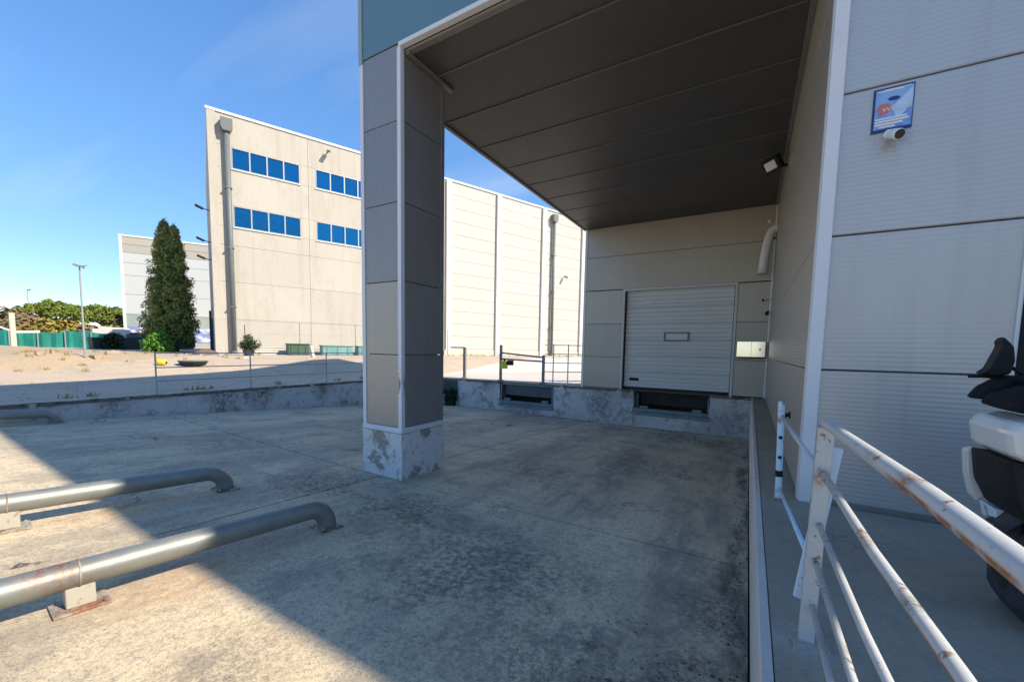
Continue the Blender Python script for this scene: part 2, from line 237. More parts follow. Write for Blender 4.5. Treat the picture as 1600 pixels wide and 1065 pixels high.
# ------------------------------------------------------------------ mesh helpers
class MB:
    def __init__(s): s.v = []; s.f = []
    def quadbox(s, c8):
        o = len(s.v); s.v += [tuple(p) for p in c8]
        for f in ((0, 3, 2, 1), (4, 5, 6, 7), (0, 1, 5, 4), (1, 2, 6, 5), (2, 3, 7, 6), (3, 0, 4, 7)): s.f.append(tuple(o+i for i in f))
        return s
    def box(s, x0, x1, y0, y1, z0, z1):
        return s.quadbox([(x0, y0, z0), (x1, y0, z0), (x1, y1, z0), (x0, y1, z0), (x0, y0, z1), (x1, y0, z1), (x1, y1, z1), (x0, y1, z1)])
    def bar(s, a, b, w, h, up=(0, 0, 1)):
        a, b = Vector(a), Vector(b); d = (b-a).normalized(); u = Vector(up)
        if abs(d.dot(u)) > .98: u = Vector((0, 1, 0))
        sdv = d.cross(u).normalized()*w/2; u = sdv.cross(d).normalized()*h/2
        return s.quadbox([a-sdv-u, a+sdv-u, a+sdv+u, a-sdv+u, b-sdv-u, b+sdv-u, b+sdv+u, b-sdv+u])
    def tube(s, pts, r, n=12, cap=True):
        pts = [Vector(p) for p in pts]; k = len(pts); rs = r if isinstance(r, (list, tuple)) else [r]*k
        o = len(s.v); prev = None
        for i, p in enumerate(pts):
            d = (pts[min(i+1, k-1)]-pts[max(i-1, 0)]).normalized()
            if prev is None:
                u = Vector((0, 0, 1)) if abs(d.z) < .9 else Vector((1, 0, 0)); u = (u-d*u.dot(d)).normalized()
            else: u = (prev-d*prev.dot(d)).normalized()
            prev = u; w = d.cross(u)
            for j in range(n):
                a = 2*math.pi*j/n; s.v.append(tuple(p+(u*math.cos(a)+w*math.sin(a))*rs[i]))
        for i in range(k-1):
            for j in range(n):
                s.f.append((o+i*n+j, o+i*n+(j+1) % n, o+(i+1)*n+(j+1) % n, o+(i+1)*n+j))
        if cap: s.f.append(tuple(o+j for j in range(n-1, -1, -1))); s.f.append(tuple(o+(k-1)*n+j for j in range(n)))
        return s
    def loft(s, rings, cap=True):
        o = len(s.v); n = len(rings[0])
        for rg in rings: s.v += [tuple(p) for p in rg]
        for i in range(len(rings)-1):
            for j in range(n): s.f.append((o+i*n+j, o+i*n+(j+1) % n, o+(i+1)*n+(j+1) % n, o+(i+1)*n+j))
        if cap: s.f.append(tuple(o+j for j in range(n-1, -1, -1))); s.f.append(tuple(o+(len(rings)-1)*n+j for j in range(n)))
        return s
    def build(s, name, material, parent=None, smooth=False, bevel=0.0, subsurf=0, recalc=True):
        me = bpy.data.meshes.new(name); me.from_pydata(s.v, [], s.f)
        bm = bmesh.new(); bm.from_mesh(me)
        if recalc: bmesh.ops.recalc_face_normals(bm, faces=bm.faces)
        if bevel: bmesh.ops.bevel(bm, geom=bm.edges[:], offset=bevel, segments=1, affect='EDGES', profile=.5)
        bm.to_mesh(me); bm.free()
        if material: me.materials.append(material)
        if smooth: me.shade_smooth() if smooth is True else me.shade_smooth()
        o = bpy.data.objects.new(name, me); COL.objects.link(o)
        if parent: o.parent = parent
        if subsurf:
            sm = o.modifiers.new('sub', 'SUBSURF'); sm.levels = subsurf; sm.render_levels = subsurf
        return o
def tag(o, label=None, cat=None, group=None, kind=None):
    if label: o['label'] = label
    if cat: o['category'] = cat
    if group: o['group'] = group
    if kind: o['kind'] = kind
    return o
def thing(name, label, cat, loc=(0, 0, 0), group=None):
    o = bpy.data.objects.new(name, None); COL.objects.link(o); o.location = loc; o.empty_display_size = .2
    return tag(o, label, cat, group)
def part(name, mb, material, parent, smooth=False, bevel=0.0, subsurf=0):
    """mesh given in world coordinates, re-based on the (unrotated) parent chain"""
    off = Vector((0, 0, 0)); p = parent
    while p: off += p.location; p = p.parent
    mb.v = [(x-off.x, y-off.y, z-off.z) for x, y, z in mb.v]
    return mb.build(name, material, parent, smooth, bevel, subsurf)
def bx(name, x0, x1, y0, y1, z0, z1, material, parent, bevel=0.004): return part(name, MB().box(x0, x1, y0, y1, z0, z1), material, parent, bevel=bevel)
def copy_tree(o, parent=None):
    c = o.copy(); COL.objects.link(c)
    if parent: c.parent = parent
    for ch in list(o.children): copy_tree(ch, c)
    return c
def rough_box(x0, x1, y0, y1, z0, z1, step=.25, jit=.015, seed=0):
    rr = random.Random(seed); s = MB()
    def lin(a, b, st):
        n = max(1, int(round((b-a)/st))); return [a+(b-a)*i/n for i in range(n+1)]
    X, Y, Z = lin(x0, x1, step), lin(y0, y1, step), lin(z0, z1, step); idx = {}
    def vid(i, j, k):
        key = (i, j, k)
        if key not in idx:
            idx[key] = len(s.v)
            e = (i in (0, len(X)-1)) + (j in (0, len(Y)-1)) + (k in (0, len(Z)-1))
            q = jit*(1.6 if e > 1 else .5)
            s.v.append((X[i]+(rr.uniform(-q, q)), Y[j]+(rr.uniform(-q, q)), Z[k]+rr.uniform(-q, q*.2)))
        return idx[key]
    a, b, c = len(X)-1, len(Y)-1, len(Z)-1
    for i in range(a):
        for j in range(b):
            for k in (0, c): s.f.append((vid(i, j, k), vid(i+1, j, k), vid(i+1, j+1, k), vid(i, j+1, k)))
    for i in range(a):
        for k in range(c):
            for j in (0, b): s.f.append((vid(i, j, k), vid(i+1, j, k), vid(i+1, j, k+1), vid(i, j, k+1)))
    for j in range(b):
        for k in range(c):
            for i in (0, a): s.f.append((vid(i, j, k), vid(i, j+1, k), vid(i, j+1, k+1), vid(i, j, k+1)))
    return s
def np_mesh(name, V, F, material, parent=None):
    me = bpy.data.meshes.new(name); k = F.shape[1]
    me.vertices.add(len(V)); me.vertices.foreach_set('co', V.astype(np.float32).ravel())
    me.loops.add(F.size); me.loops.foreach_set('vertex_index', F.astype(np.int32).ravel())
    me.polygons.add(len(F)); me.polygons.foreach_set('loop_start', np.arange(0, F.size, k, dtype=np.int32))
    me.update(calc_edges=True); me.validate(); me.materials.append(material)
    o = bpy.data.objects.new(name, me); COL.objects.link(o)
    if parent: o.parent = parent
    return o
def leaves(name, P, N, size, material, parent, aspect=.45):
    """one small leaf quad per point, turned towards N with scatter"""
    n = len(P); up = N + rng.normal(0, .55, (n, 3)); up /= np.linalg.norm(up, axis=1)[:, None]
    t = np.cross(up, rng.normal(0, 1, (n, 3))); t /= np.linalg.norm(t, axis=1)[:, None]; b = np.cross(up, t)
    s = (size*rng.uniform(.6, 1.4, n))[:, None]
    V = np.stack([P-t*s, P-b*s*aspect+up*s*.15, P+t*s, P+b*s*aspect+up*s*.15], 1).reshape(-1, 3)
    return np_mesh(name, V, np.arange(n*4).reshape(n, 4), material, parent)
def clumps(C, r, per):
    """points over clump balls centred at C"""
    k = len(C); d = rng.normal(0, 1, (k, per, 3)); d /= np.linalg.norm(d, axis=2)[:, :, None]
    rad = np.asarray(r).reshape(-1, 1, 1)*rng.uniform(.55, 1.05, (k, per, 1))
    P = (C[:, None, :]+d*rad).reshape(-1, 3); return P, d.reshape(-1, 3)

from mathutils import noise as mnoise
M['hill'] = mat('wooded_hill', (0.05, 0.07, 0.03), .95, layers=[(.03, .45, .6, (.08, .08, .04), .8)])
# ------------------------------------------------------------------ ground, ramp, sidewalk
XL, YD = -11.3, 12.25                      # left retaining wall, dock wall
FO = np.array([-25.524, 11.036]); FA = R(22.5)
FD = np.array([math.sin(FA), math.cos(FA)]); FN = np.array([math.cos(FA), -math.sin(FA)])
def ramp_z(x, y):
    t = min(1, max(0, (x+11.3)/7)); return (-.21-.066*y)*(1-t)+(-.43-.053*y)*t
def ground_z(x, y):
    u = (x-FO[0])*FN[0]+(y-FO[1])*FN[1]
    k = min(1, max(0, (y-7)/4)); w = 7-3.6*k*k*(3-2*k); t = min(1, max(0, (12.6-u)/w)); z = .60*t*t*(3-2*t)
    if y < 2.2: z *= max(0, 1-(2.2-y)/5) if x > -40 else 1
    return z
xs = sorted(set([-900, -500, -300, -200, -140, -100, -80, -65, -50, -3, .1]+[round(XL+.46*i, 3) for i in range(17)]+[ 3, 8, 12, 20, 40, 100, 300, 900]+[round(-44+.6*i, 2) for i in range(54)]))
ys = sorted(set([-900, -300, -100, -40, -20, -8, YD, 13.2, 60, 80, 120, 200, 400, 1200]+[round(-7+.6*i, 2) for i in range(32)]+[round(14+1.0*i, 2) for i in range(32)]))
g = MB(); gi = {}
def gv(i, j):
    if (i, j) not in gi:
        x, y = xs[i], ys[j]; gi[(i, j)] = len(g.v); z = ground_z(x, y)
        if z > .02: z += random.uniform(-.012, .012)
        g.v.append((x, y, z))
    return gi[(i, j)]
for i in range(len(xs)-1):
    for j in range(len(ys)-1):
        cx, cy = (xs[i]+xs[i+1])/2, (ys[j]+ys[j+1])/2
        if XL < cx < 8 and -8 < cy < YD: continue
        g.f.append((gv(i, j), gv(i+1, j), gv(i+1, j+1), gv(i, j+1)))
tag(g.build('ground', M['yard'], smooth=True), kind='structure')

# unseen wooded hills to the south-east, added for the office windows to reflect
hb = MB(); nh = 60
for i in range(nh+1):
    az = R(92+62*i/nh); ht = 84+18*mnoise.noise((i*.11, 3.3, 0))+7*mnoise.noise((i*.37, 1.3, 0)); ht *= min(1, i/8, (nh-i)/8)
    for (dd, zz) in ((250, -1), (275, .45*ht), (320, ht), (420, .5*ht), (480, -1)): hb.v.append((dd*math.sin(az), dd*math.cos(az), zz))
for i in range(nh):
    for j in range(4): a = i*5+j; hb.f.append((a, a+5, a+6, a+1))
tag(hb.build('hills', M['hill'], smooth=True), kind='structure')

# loading ramp: a dirt-filled bed with cast slabs laid on it, joints between them
rb = MB(); N = 14
def sheet(mb, x0, x1, y0, y1, dz, nx, ny, lip=0):
    o = len(mb.v)
    for j in range(ny+1):
        for i in range(nx+1):
            x, y = x0+(x1-x0)*i/nx, y0+(y1-y0)*j/ny; mb.v.append((x, y, ramp_z(x, y)+dz))
    for j in range(ny):
        for i in range(nx):
            a = o+j*(nx+1)+i; mb.f.append((a, a+1, a+nx+2, a+nx+1))
    if lip:
        ring = [o+i for i in range(nx+1)]+[o+j*(nx+1)+nx for j in range(1, ny+1)]+[o+ny*(nx+1)+i for i in range(nx-1, -1, -1)]+[o+j*(nx+1) for j in range(ny-1, 0, -1)]
        b0 = len(mb.v); mb.v += [(mb.v[q][0], mb.v[q][1], mb.v[q][2]-lip) for q in ring]; L = len(ring)
        for q in range(L): mb.f.append((ring[q], b0+q, b0+(q+1) % L, ring[(q+1) % L]))
    return mb
ramp = sheet(MB(), XL, .1, -8, YD, -.03, 12, 20).build('ramp', M['slab_gap']); tag(ramp, kind='structure')
SX = [XL, -7.9, -4.35, .1]; SY = [-8, -2.6, 3.83, 8.05, YD]
for a, b in zip(SX, SX[1:]):
    for c, d in zip(SY, SY[1:]):
        gx = .012
        o = sheet(MB(), a+gx, b-gx, c+gx, d-gx, 0, 4, 6, .028).build('concrete_slab', M['concrete'], ramp)

side = rough_box(.145, 8, -8, YD, -.3, .004, 1.2, .0).build('sidewalk', M['sidewalk']); tag(side, kind='structure')
kb = MB()
for i in range(21):
    y0 = -8+i*20.25/21; y1 = y0+20.25/21-.006
    kb.box(.1, .141, y0, y1, -1.4, .008+random.uniform(-.003, .003))
# pale concrete apron of the dock platform
ap_ = MB(); AX = [round(XL+.46*i, 3) for i in range(16)]; AY = [YD+.46, 13.2]+[14.0+1.0*j for j in range(24)]
for j, y in enumerate(AY):
    for i, x in enumerate(AX): ap_.v.append((x, y, ground_z(x, y)+(.006 if y < 13.5 else .03)))
for j in range(len(AY)-1):
    for i in range(len(AX)-1):
        a = j*len(AX)+i; ap_.f.append((a, a+1, a+len(AX)+1, a+len(AX)))
tag(ap_.build('dock_apron', M['apron']), kind='structure')
kerb = kb.build('kerb', M['kerb'], bevel=.004); tag(kerb, kind='structure')

# sandy bank beyond the yard
sb = MB(); bi = {}
BX = np.arange(-46, -17.4, .35); BY = np.arange(-12, 9.4, .35)
from mathutils import noise as mnoise
def bank(x, y):
    n1 = mnoise.noise((x*.45, y*.45, 1.3)); n2 = mnoise.noise((x*1.7, y*1.7, 4.1))
    edge = -18.9+.55*(y-3.0)*-.30 + .5*n1
    t = min(1, max(0, (edge-x)/1.5)); back = min(1, max(0, (x+34)/6))
    ty = min(1, max(0, (9.0-y)/2.2))
    top = .70+.09*n1+.06*n2; gz_ = ground_z(x, y)
    return gz_-.05+max(.1, top-gz_+.05)*t*ty
for i, x in enumerate(BX):
    for j, y in enumerate(BY): bi[(i, j)] = len(sb.v); sb.v.append((x, y, bank(x, y)))
for i in range(len(BX)-1):
    for j in range(len(BY)-1): sb.f.append((bi[i, j], bi[i+1, j], bi[i+1, j+1], bi[i, j+1]))
tag(sb.build('sand_bank', M['sand'], smooth=True), kind='structure')

# ------------------------------------------------------------------ our warehouse with its canopy
JZ = [.0, 1.05, 2.05, 3.06, 4.06]; HT = 10.2
wh = thing('warehouse', 'tall grey clad warehouse with deep loading canopy on a square pillar', 'warehouse', (.4, 3.9, 0))
G = .005
core = MB().box(.47, 12, 3.97, 13.5, 0.01, HT-.05)  # unseen bulk, cut short behind the dock wall so sun reaches the platform
core.box(-4.52, .47, YD+.2, 13.5, 0.01, 4.95)
core.box(-4.54, .47, 4.0, 13.5, 4.98, HT-.05)
part('wall_core', core, M['core'], wh)
part('roof', MB().box(-4.75, 12.1, 3.84, 13.6, HT-.04, HT+.06), M['trim'], wh)
Z1 = JZ+[5.06, 6.06, 7.06, 8.06, 9.06, HT-.05]
for a, b in zip(Z1, Z1[1:]):       # front facade, to the right of the corner
    z0 = a+(.02 if a == 0 else G)
    if a == 1.05:
        bx('facade_panel', .45, 1.46, 3.9, 3.96, z0, b-G, M['panel_front'], wh, .006)
        bx('facade_panel', 2.75, 12, 3.9, 3.96, z0, b-G, M['panel_front'], wh, .006)
    else: bx('facade_panel', .45, 12, 3.9, 3.96, z0, b-G, M['panel_front'], wh, .006)
for a, b in zip(JZ+[5.0], (JZ+[5.0])[1:]):     # side wall along the bay
    bx('side_wall_panel', .4, .455, 3.97, YD+.02, a+(.02 if a == 0 else .003), b-.003, M['panel_warm'], wh, .004)
bx('corner_trim', .392, .478, 3.872, 3.93, 0.004, HT-.06, M['trim'], wh, .004)
bx('corner_trim', .388, .41, 3.935, 4.0, 0.004, HT-.06, M['trim'], wh, .003)
bx('base_flashing', .48, 12, 3.885, 3.905, .005, .05, M['trim_dark'], wh, .003)
# window at the right edge
win = part('window', MB().box(1.475, 1.53, 3.87, 3.955, 1.06, 2.04).box(2.68, 2.735, 3.87, 3.955, 1.06, 2.04).box(1.53, 2.68, 3.87, 3.955, 1.06, 1.11).box(1.53, 2.68, 3.87, 3.955, 1.99, 2.04), M['black'], wh)
bx('pane', 1.53, 2.68, 3.92, 3.935, 1.11, 1.99, M['glass'], win, 0)
bx('window_trim', 1.455, 1.474, 3.882, 3.95, 1.055, 2.045, M['trim'], win, .002)
# fascia over the bay (front), left and back skins of the canopy block
ZF = [4.9, 5.9, 6.9, 7.9, 8.9, HT-.05]
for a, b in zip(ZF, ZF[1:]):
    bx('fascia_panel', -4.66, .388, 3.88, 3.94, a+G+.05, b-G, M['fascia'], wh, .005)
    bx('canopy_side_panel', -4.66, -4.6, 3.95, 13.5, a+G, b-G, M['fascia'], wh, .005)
bx('fascia_trim', -4.0, .386, 3.868, 3.945, 4.90, 4.952, M['trim'], wh, .003)
bx('soffit_trim', -3.97, .386, 3.95, 4.03, 4.865, 4.897, M['trim_dark'], wh, .003)
bx('corner_trim', -4.735, -4.665, 3.865, 3.96, 4.9, HT-.06, M['trim_teal'], wh, .004)
bx('eave_trim', -4.64, -4.58, 4.75, YD-.02, 4.845, 4.9, M['trim_dark'], wh, .003)
bx('eave_trim', .34, .398, 4.03, YD-.02, 4.84, 4.868, M['trim_dark'], wh, .003)
YS = [4.035]+[4.51+.965*i for i in range(9)]; YS = [y for y in YS if y < YD-.3]+[YD+.02]
for a, b in zip(YS, YS[1:]):
    bx('soffit_panel', -4.58, .398, a+.004, b-.004, 4.872+random.uniform(0, .003), 4.92, M['soffit'], wh, .004)
for a in YS[1:-1]: bx('soffit_batten', -4.57, .39, a-.009, a+.009, 4.862, 4.8715, M['batten'], wh, 0)
# dock end wall panels round the door
DX0, DX1, DZ1 = -3.30, -.42, 2.94
DJ = [.03, .98, 1.98, 2.99, 4.0, 4.875]
for a, b in zip(DJ, DJ[1:]):
    if b <= 3.0:
        bx('dock_wall_panel', -4.53, DX0-.07, YD, YD+.1, a+.004, b-.004, M['panel_warm'], wh, .005)
        bx('dock_wall_panel', DX1+.07, .398, YD, YD+.1, a+.004, b-.004, M['panel_warm'], wh, .005)
    else: bx('dock_wall_panel', -4.53, .398, YD, YD+.1, a+(.02 if a < 3 else .004), b-.004, M['panel_warm'], wh, .005)
bx('corner_trim', -4.6, -4.525, YD-.015, YD+.16, .0, 4.84, M['trim'], wh, .004)
bx('base_flashing', -4.53, DX0-.07, YD-.012, YD+.02, .006, .03, M['trim_dark'], wh, .002)
bx('corner_trim', .36, .397, YD-.035, YD-.003, .02, 4.86, M['trim'], wh, .003)
door = part('dock_door', MB().box(DX0-.065, DX0, YD-.02, YD+.19, .01, DZ1+.065).box(DX1, DX1+.065, YD-.02, YD+.19, .01, DZ1+.065).box(DX0, DX1, YD-.02, YD+.19, DZ1, DZ1+.065), M['frame'], wh, bevel=.004)
nsec = 6; sh = (DZ1-.10)/nsec
for k in range(nsec):
    z0 = .10+k*sh; prof = [(0, z0+.004)]
    for q in range(4):
        zc = z0+sh*(q+.5)/4
        prof += [(0, zc-.022), (.03, zc-.018), (.03, zc+.004), (.006, zc+.024)]
    prof += [(0, z0+sh-.004), (.05, z0+sh-.004), (.05, z0+.004)]
    s = MB(); ra = [(DX0+.03, YD+.11+p[0], p[1]) for p in prof]; rb_ = [(DX1-.02, YD+.11+p[0], p[1]) for p in prof]
    s.loft([ra, rb_]); part('door_section', s, M['door'], door)
bx('bottom_seal', DX0+.03, DX1-.02, YD+.10, YD+.16, .055, .10, M['rubber'], door, .004)
bx('guide_rail', DX0+.001, DX0+.03, YD+.05, YD+.18, .06, DZ1-.002, M['black'], door, .002)
wf = MB()
for (x0, x1, z0, z1) in ((-2.17, -1.49, 1.69, 1.73), (-2.17, -1.49, 1.47, 1.51), (-2.17, -2.12, 1.511, 1.689), (-1.54, -1.49, 1.511, 1.689)): wf.box(x0, x1, YD+.085, YD+.125, z0, z1)
part('window_frame', wf, M['trim_dark'], door, bevel=.006)
bx('window_pane', -2.118, -1.542, YD+.10, YD+.112, 1.512, 1.688, M['door'], door, .003)
bx('handle_recess', -3.10, -2.83, YD+.082, YD+.115, .29, .37, M['black'], door, .008)
# square pillar
CX0, CX1, CY0, CY1 = -4.72, -3.97, 3.88, 4.73
pil = part('pillar', MB().box(CX0+.06, CX1-.06, CY0+.06, CY1-.06, -.3, 4.88), M['core'], wh)
PJ = [.075, 1.06, 2.03, 3.04, 4.04, 4.945]
for k, (a, b) in enumerate(zip(PJ, PJ[1:])):
    zt = b-.004 if b < 4.9 else 4.868
    bx('pillar_panel', CX0+.05, CX1-.05, CY0+.008, CY0+.055, a+.004, b-.004, M['panel_warm'] if k < 2 else M['panel'], pil, .004)  # lower front panels get a warmer colour for light bounced off the ground
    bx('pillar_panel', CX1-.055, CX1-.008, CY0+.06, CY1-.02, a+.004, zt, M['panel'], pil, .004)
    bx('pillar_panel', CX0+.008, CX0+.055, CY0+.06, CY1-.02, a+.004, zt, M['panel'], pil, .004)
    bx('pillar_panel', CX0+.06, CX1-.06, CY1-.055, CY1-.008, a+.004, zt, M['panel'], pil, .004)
def corner_strip(xc, yc, sxn, syn, dent=False):
    """an angle strip over a vertical corner, 20 rows so that it can carry a dent"""
    s = MB(); rows = 150; w = .062; t = .012; rr = random.Random(3)
    for k in range(rows+1):
        z = .06+(4.84 if syn < 0 else 4.80)*k/rows
        ins = 0
        if dent and .36 < z < .96: ins = .030*math.sin((z-.36)/.60*math.pi)**2*(.8+.25*math.sin(z*31)+.12*math.sin(z*97))
        if dent and .92 <= z < 1.5: ins = .012*(1.5-z)/.58
        cx_, cy_ = xc-sxn*ins, yc-syn*ins
        P = [(cx_-sxn*w, cy_), (cx_, cy_), (cx_, cy_-syn*w), (cx_-sxn*t, cy_-syn*w), (cx_-sxn*t, cy_-syn*t), (cx_-sxn*w, cy_-syn*t)]
        s.v += [(p[0], p[1], z) for p in P]
    for k in range(rows):
        for j in range(6): s.f.append((k*6+j, k*6+(j+1) % 6, (k+1)*6+(j+1) % 6, (k+1)*6+j))
    s.f.append((5, 4, 3, 2, 1, 0)); s.f.append(tuple(rows*6+j for j in range(6)))
    return part('pillar_trim', s, M['trim'], pil)
corner_strip(CX0-.004, CY0-.004, -1, -1); tag(corner_strip(CX1+.004, CY0-.004, 1, -1, True), 'pale corner trim crumpled near its foot')
corner_strip(CX1+.004, CY1-.0, 1, 1).data.materials[0] = M['panel']; corner_strip(CX0-.004, CY1-.0, -1, 1)
bx('foot_flashing', CX0-.012, CX1+.012, CY0-.012, CY1+.012, -.002, .072, M['trim'], pil, .006)
part('plinth', rough_box(CX0-.008, CX1+.008, CY0-.008, CY1+.008, -.85, -.004, .12, .006, 5), M['plinth'], pil)
bx('soffit_angle', CX1+.002, CX1+.07, CY0+.08, CY1+.12, 4.835, 4.868, M['trim_dark'], pil, .004)

# ------------------------------------------------------------------ dock wall, retaining wall, levellers
dw = thing('loading_dock_wall', 'stained whitewashed loading dock wall with recessed leveller pits', 'dock wall', (-5, YD, -1.1))
PITS = [(-2.94, -.86, -.62), (-7.66, -5.54, -.76), (-11.25, -9.52, -.76)]
edges = [.1]; sd_ = 0
for (a, b, zb) in PITS:
    part('wall_face', rough_box(b, edges[-1], YD, YD+.45, -1.7, -.004, .22, .012, 11+sd_), M['dockwall'], dw); sd_ += 1
    part('wall_face', rough_box(a, b, YD+.0, YD+.45, -1.7, zb, .22, .012, 31+sd_), M['dockwall'], dw)
    edges.append(a)
part('pit_lining', MB().box(-11.3, .1, YD+1.0, YD+1.1, -1.7, -.02), M['pitdark'], dw)
rw = rough_box(XL-.35, XL, -3.4, YD+.45, -1.7, .004, .25, .013, 77).build('retaining_wall', M['dockwall'])
part('edge_lip', rough_box(XL-.03, XL+.016, -3.3, YD-.02, -.055, .012, .12, .008, 62), M['lipdark'], rw)
tag(rw, 'long low retaining wall with black grime running along left of the ramp', 'wall')
for (x0, x1) in ((-.86, .1), (-5.54, -2.94), (-9.52, -7.66)): part('edge_lip', rough_box(x0, x1, YD-.016, YD+.03, -.06, .006, .1, .008, 61), M['lipdark'], dw)
def leveller(k, label, a, b, zb, deep):
    t = thing('dock_leveller', label, 'dock leveller', ((a+b)/2, YD+.3, zb), 'dock levellers in the dock wall')
    bx('platform_plate', a+.05, b-.05, YD+(.04 if k else .3), YD+.95, -.10, -.015, M['steel_teal'] if k else M['pitdark'], t, .006)
    bx('lip_plate', a+.12, b-.12, YD+deep, YD+deep+.05, -.48 if k else -.45, -.105, M['pitdark'] if k == 0 else M['steel_dark'], t, .008)
    f = MB(); zz = zb+.006
    f.box(a+.02, b-.02, YD-.03, YD+.12, zz, zz+.10); 
    if k: f.box(a+.02, a+.09, YD+.02, YD+.14, zz+.101, -.11); f.box(b-.09, b-.02, YD+.02, YD+.14, zz+.101, -.11)
    else: f.box(a+.02, a+.09, YD+.3, YD+.4, zz+.02, -.11); f.box(b-.09, b-.02, YD+.3, YD+.4, zz+.02, -.11)
    part('frame', f, M['steel_teal'], t, bevel=.006)
    for x in (a+.32, b-.32): bx('buffer_block', x-.12, x+.12, YD-.02, YD+.10, zz+.102, zz+.17+random.uniform(0, .03), M['steel_teal'], t, .012)
    bx('front_beam', a-.04, b+.03, YD-.035, YD-.013, zb-.10, zb-.005, M['steel_teal'], t, .006)
    return t
leveller(0, 'dark dock leveller pit directly under the white door', -2.94, -.86, -.62, .5)
leveller(1, 'teal steel dock leveller under the small gate rail', -7.66, -5.54, -.76, .18)
leveller(2, 'teal steel dock leveller half hidden by the pillar, weeds below', -11.25, -9.52, -.76, .18)

# ------------------------------------------------------------------ things on our walls
def wall_cam(name, label, x, y, z, s, dirv, m1, m2):
    t = thing(name, label, 'security camera', (x, y, z))
    d = Vector(dirv).normalized()
    b = MB(); b.tube([(x, y+.0, z), (x, y-.035*s, z)], .045*s, 16); part('wall_base', b, m1, t, smooth=False)
    p0 = Vector((x, y-.03*s, z)); p1 = p0+d*.05*s
    part('neck', MB().tube([p0, p1], .02*s, 10), m1, t)
    p2 = p1+d*.13*s
    body = MB(); body.tube([p1-d*.02*s, p1, p1+d*.015*s, p2-d*.01*s, p2], [.02*s, .042*s, .05*s, .052*s, .046*s], 18); bo = part('camera_body', body, m1, t, smooth=True)
    part('lens_face', MB().tube([p2-d*.004*s, p2+d*.006*s], .044*s, 18), m2, bo)
    return t
wall_cam('security_camera', 'white security camera with black face below the blue poster', .75, 3.9, 2.712, .66, (.28, -.8, -.42), M['white'], M['lens'])
wall_cam('security_camera', 'upper small black camera in corner right of the dock door', .30, YD-.01, 2.56, .8, (-.5, -.6, -.3), M['white'], M['black'])
wall_cam('security_camera', 'lower small black camera above the steel box', .33, YD-.01, 2.22, .7, (-.2, -.7, -.4), M['black'], M['black'])
t = thing('motion_sensor', 'tiny white sensor above the white vent hose', 'sensor', (.24, YD, 4.46))
part('sensor_body', MB().tube([(.24, YD, 4.46), (.24, YD-.03, 4.46), (.24, YD-.06, 4.45)], [.045, .05, .03], 14), M['white'], t, smooth=True)
part('sensor_dome', MB().tube([(.24, YD-.061, 4.45), (.24, YD-.075, 4.447)], [.024, .012], 12), M['frame'], t)
# poster
PX0, PX1, PZ0, PZ1 = .652, .867, 2.735, 3.032
t = thing('security_poster', 'blue and white alarm company poster on facade above camera', 'poster', (.76, 3.9, 2.88))
bx('backing_sheet', PX0, PX1, 3.892, 3.898, PZ0, PZ1, M['poster_dark'], t, .001)
bx('print', PX0+.012, PX1-.006, 3.889, 3.8915, PZ0+.02, PZ1-.012, M['poster'], t, 0)
for (x0, x1, z0, z1) in ((PX0+.02, PX1-.06, PZ1-.028, PZ1-.021), (PX0+.06, PX1-.02, PZ1-.020, PZ1-.0145), (PX0+.017, PX1-.03, PZ0+.083, PZ0+.094), (PX0+.017, PX1-.02, PZ0+.064, PZ0+.077), (PX0+.017, PX1-.05, PZ0+.044, PZ0+.058), (PX0+.04, PX1-.09, PZ0+.027, PZ0+.038)):
    bx('print_line', x0, x1, 3.8868, 3.8885, z0, z1, M['white'], t, 0)
sw_ = MB(); n_ = 9; top_ = [(PX0+.10+.105*(k/n_), PZ1-.13+.11*(k/n_)**1.4) for k in range(n_+1)]
for yy in (3.8889, 3.8880): sw_.v += [(x, yy, z) for x, z in top_]+[(min(x+.03, PX1-.008), yy, z-.09+.02*i_/n_) for i_, (x, z) in enumerate(top_)]
L_ = 2*(n_+1)
for k in range(n_): sw_.f.append((k, k+1, n_+2+k, n_+1+k)); sw_.f.append((L_+k, L_+n_+1+k, L_+n_+2+k, L_+k+1))
part('pale_swoosh', sw_, M['poster_pale'], t)
part('red_sun', MB().tube([(PX0+.06, 3.8885, PZ0+.155), (PX0+.06, 3.8872, PZ0+.155)], .038, 18), M['poster_red'], t)
ey = MB().loft([[(PX0+.11+.032*math.cos(a), y_, PZ0+.215+.014*math.sin(a)) for a in [2*math.pi*k/14 for k in range(14)]] for y_ in (3.8885, 3.8872)]); part('dark_emblem', ey, M['poster_dark'], t)
tx = bpy.data.curves.new('lettering', 'FONT'); tx.body = 'vvedise'; tx.size = .052; tx.extrude = .0008; tx.align_x = 'CENTER'
to = bpy.data.objects.new('tmp', tx); COL.objects.link(to); dg = bpy.context.evaluated_depsgraph_get(); me = bpy.data.meshes.new_from_object(to.evaluated_get(dg)); bpy.data.objects.remove(to)
lo = bpy.data.objects.new('lettering', me); COL.objects.link(lo); me.materials.clear(); me.materials.append(M['white']); lo.parent = t
lo.rotation_euler = (R(90), 0, 0); lo.location = (.02, -.015, -.01)
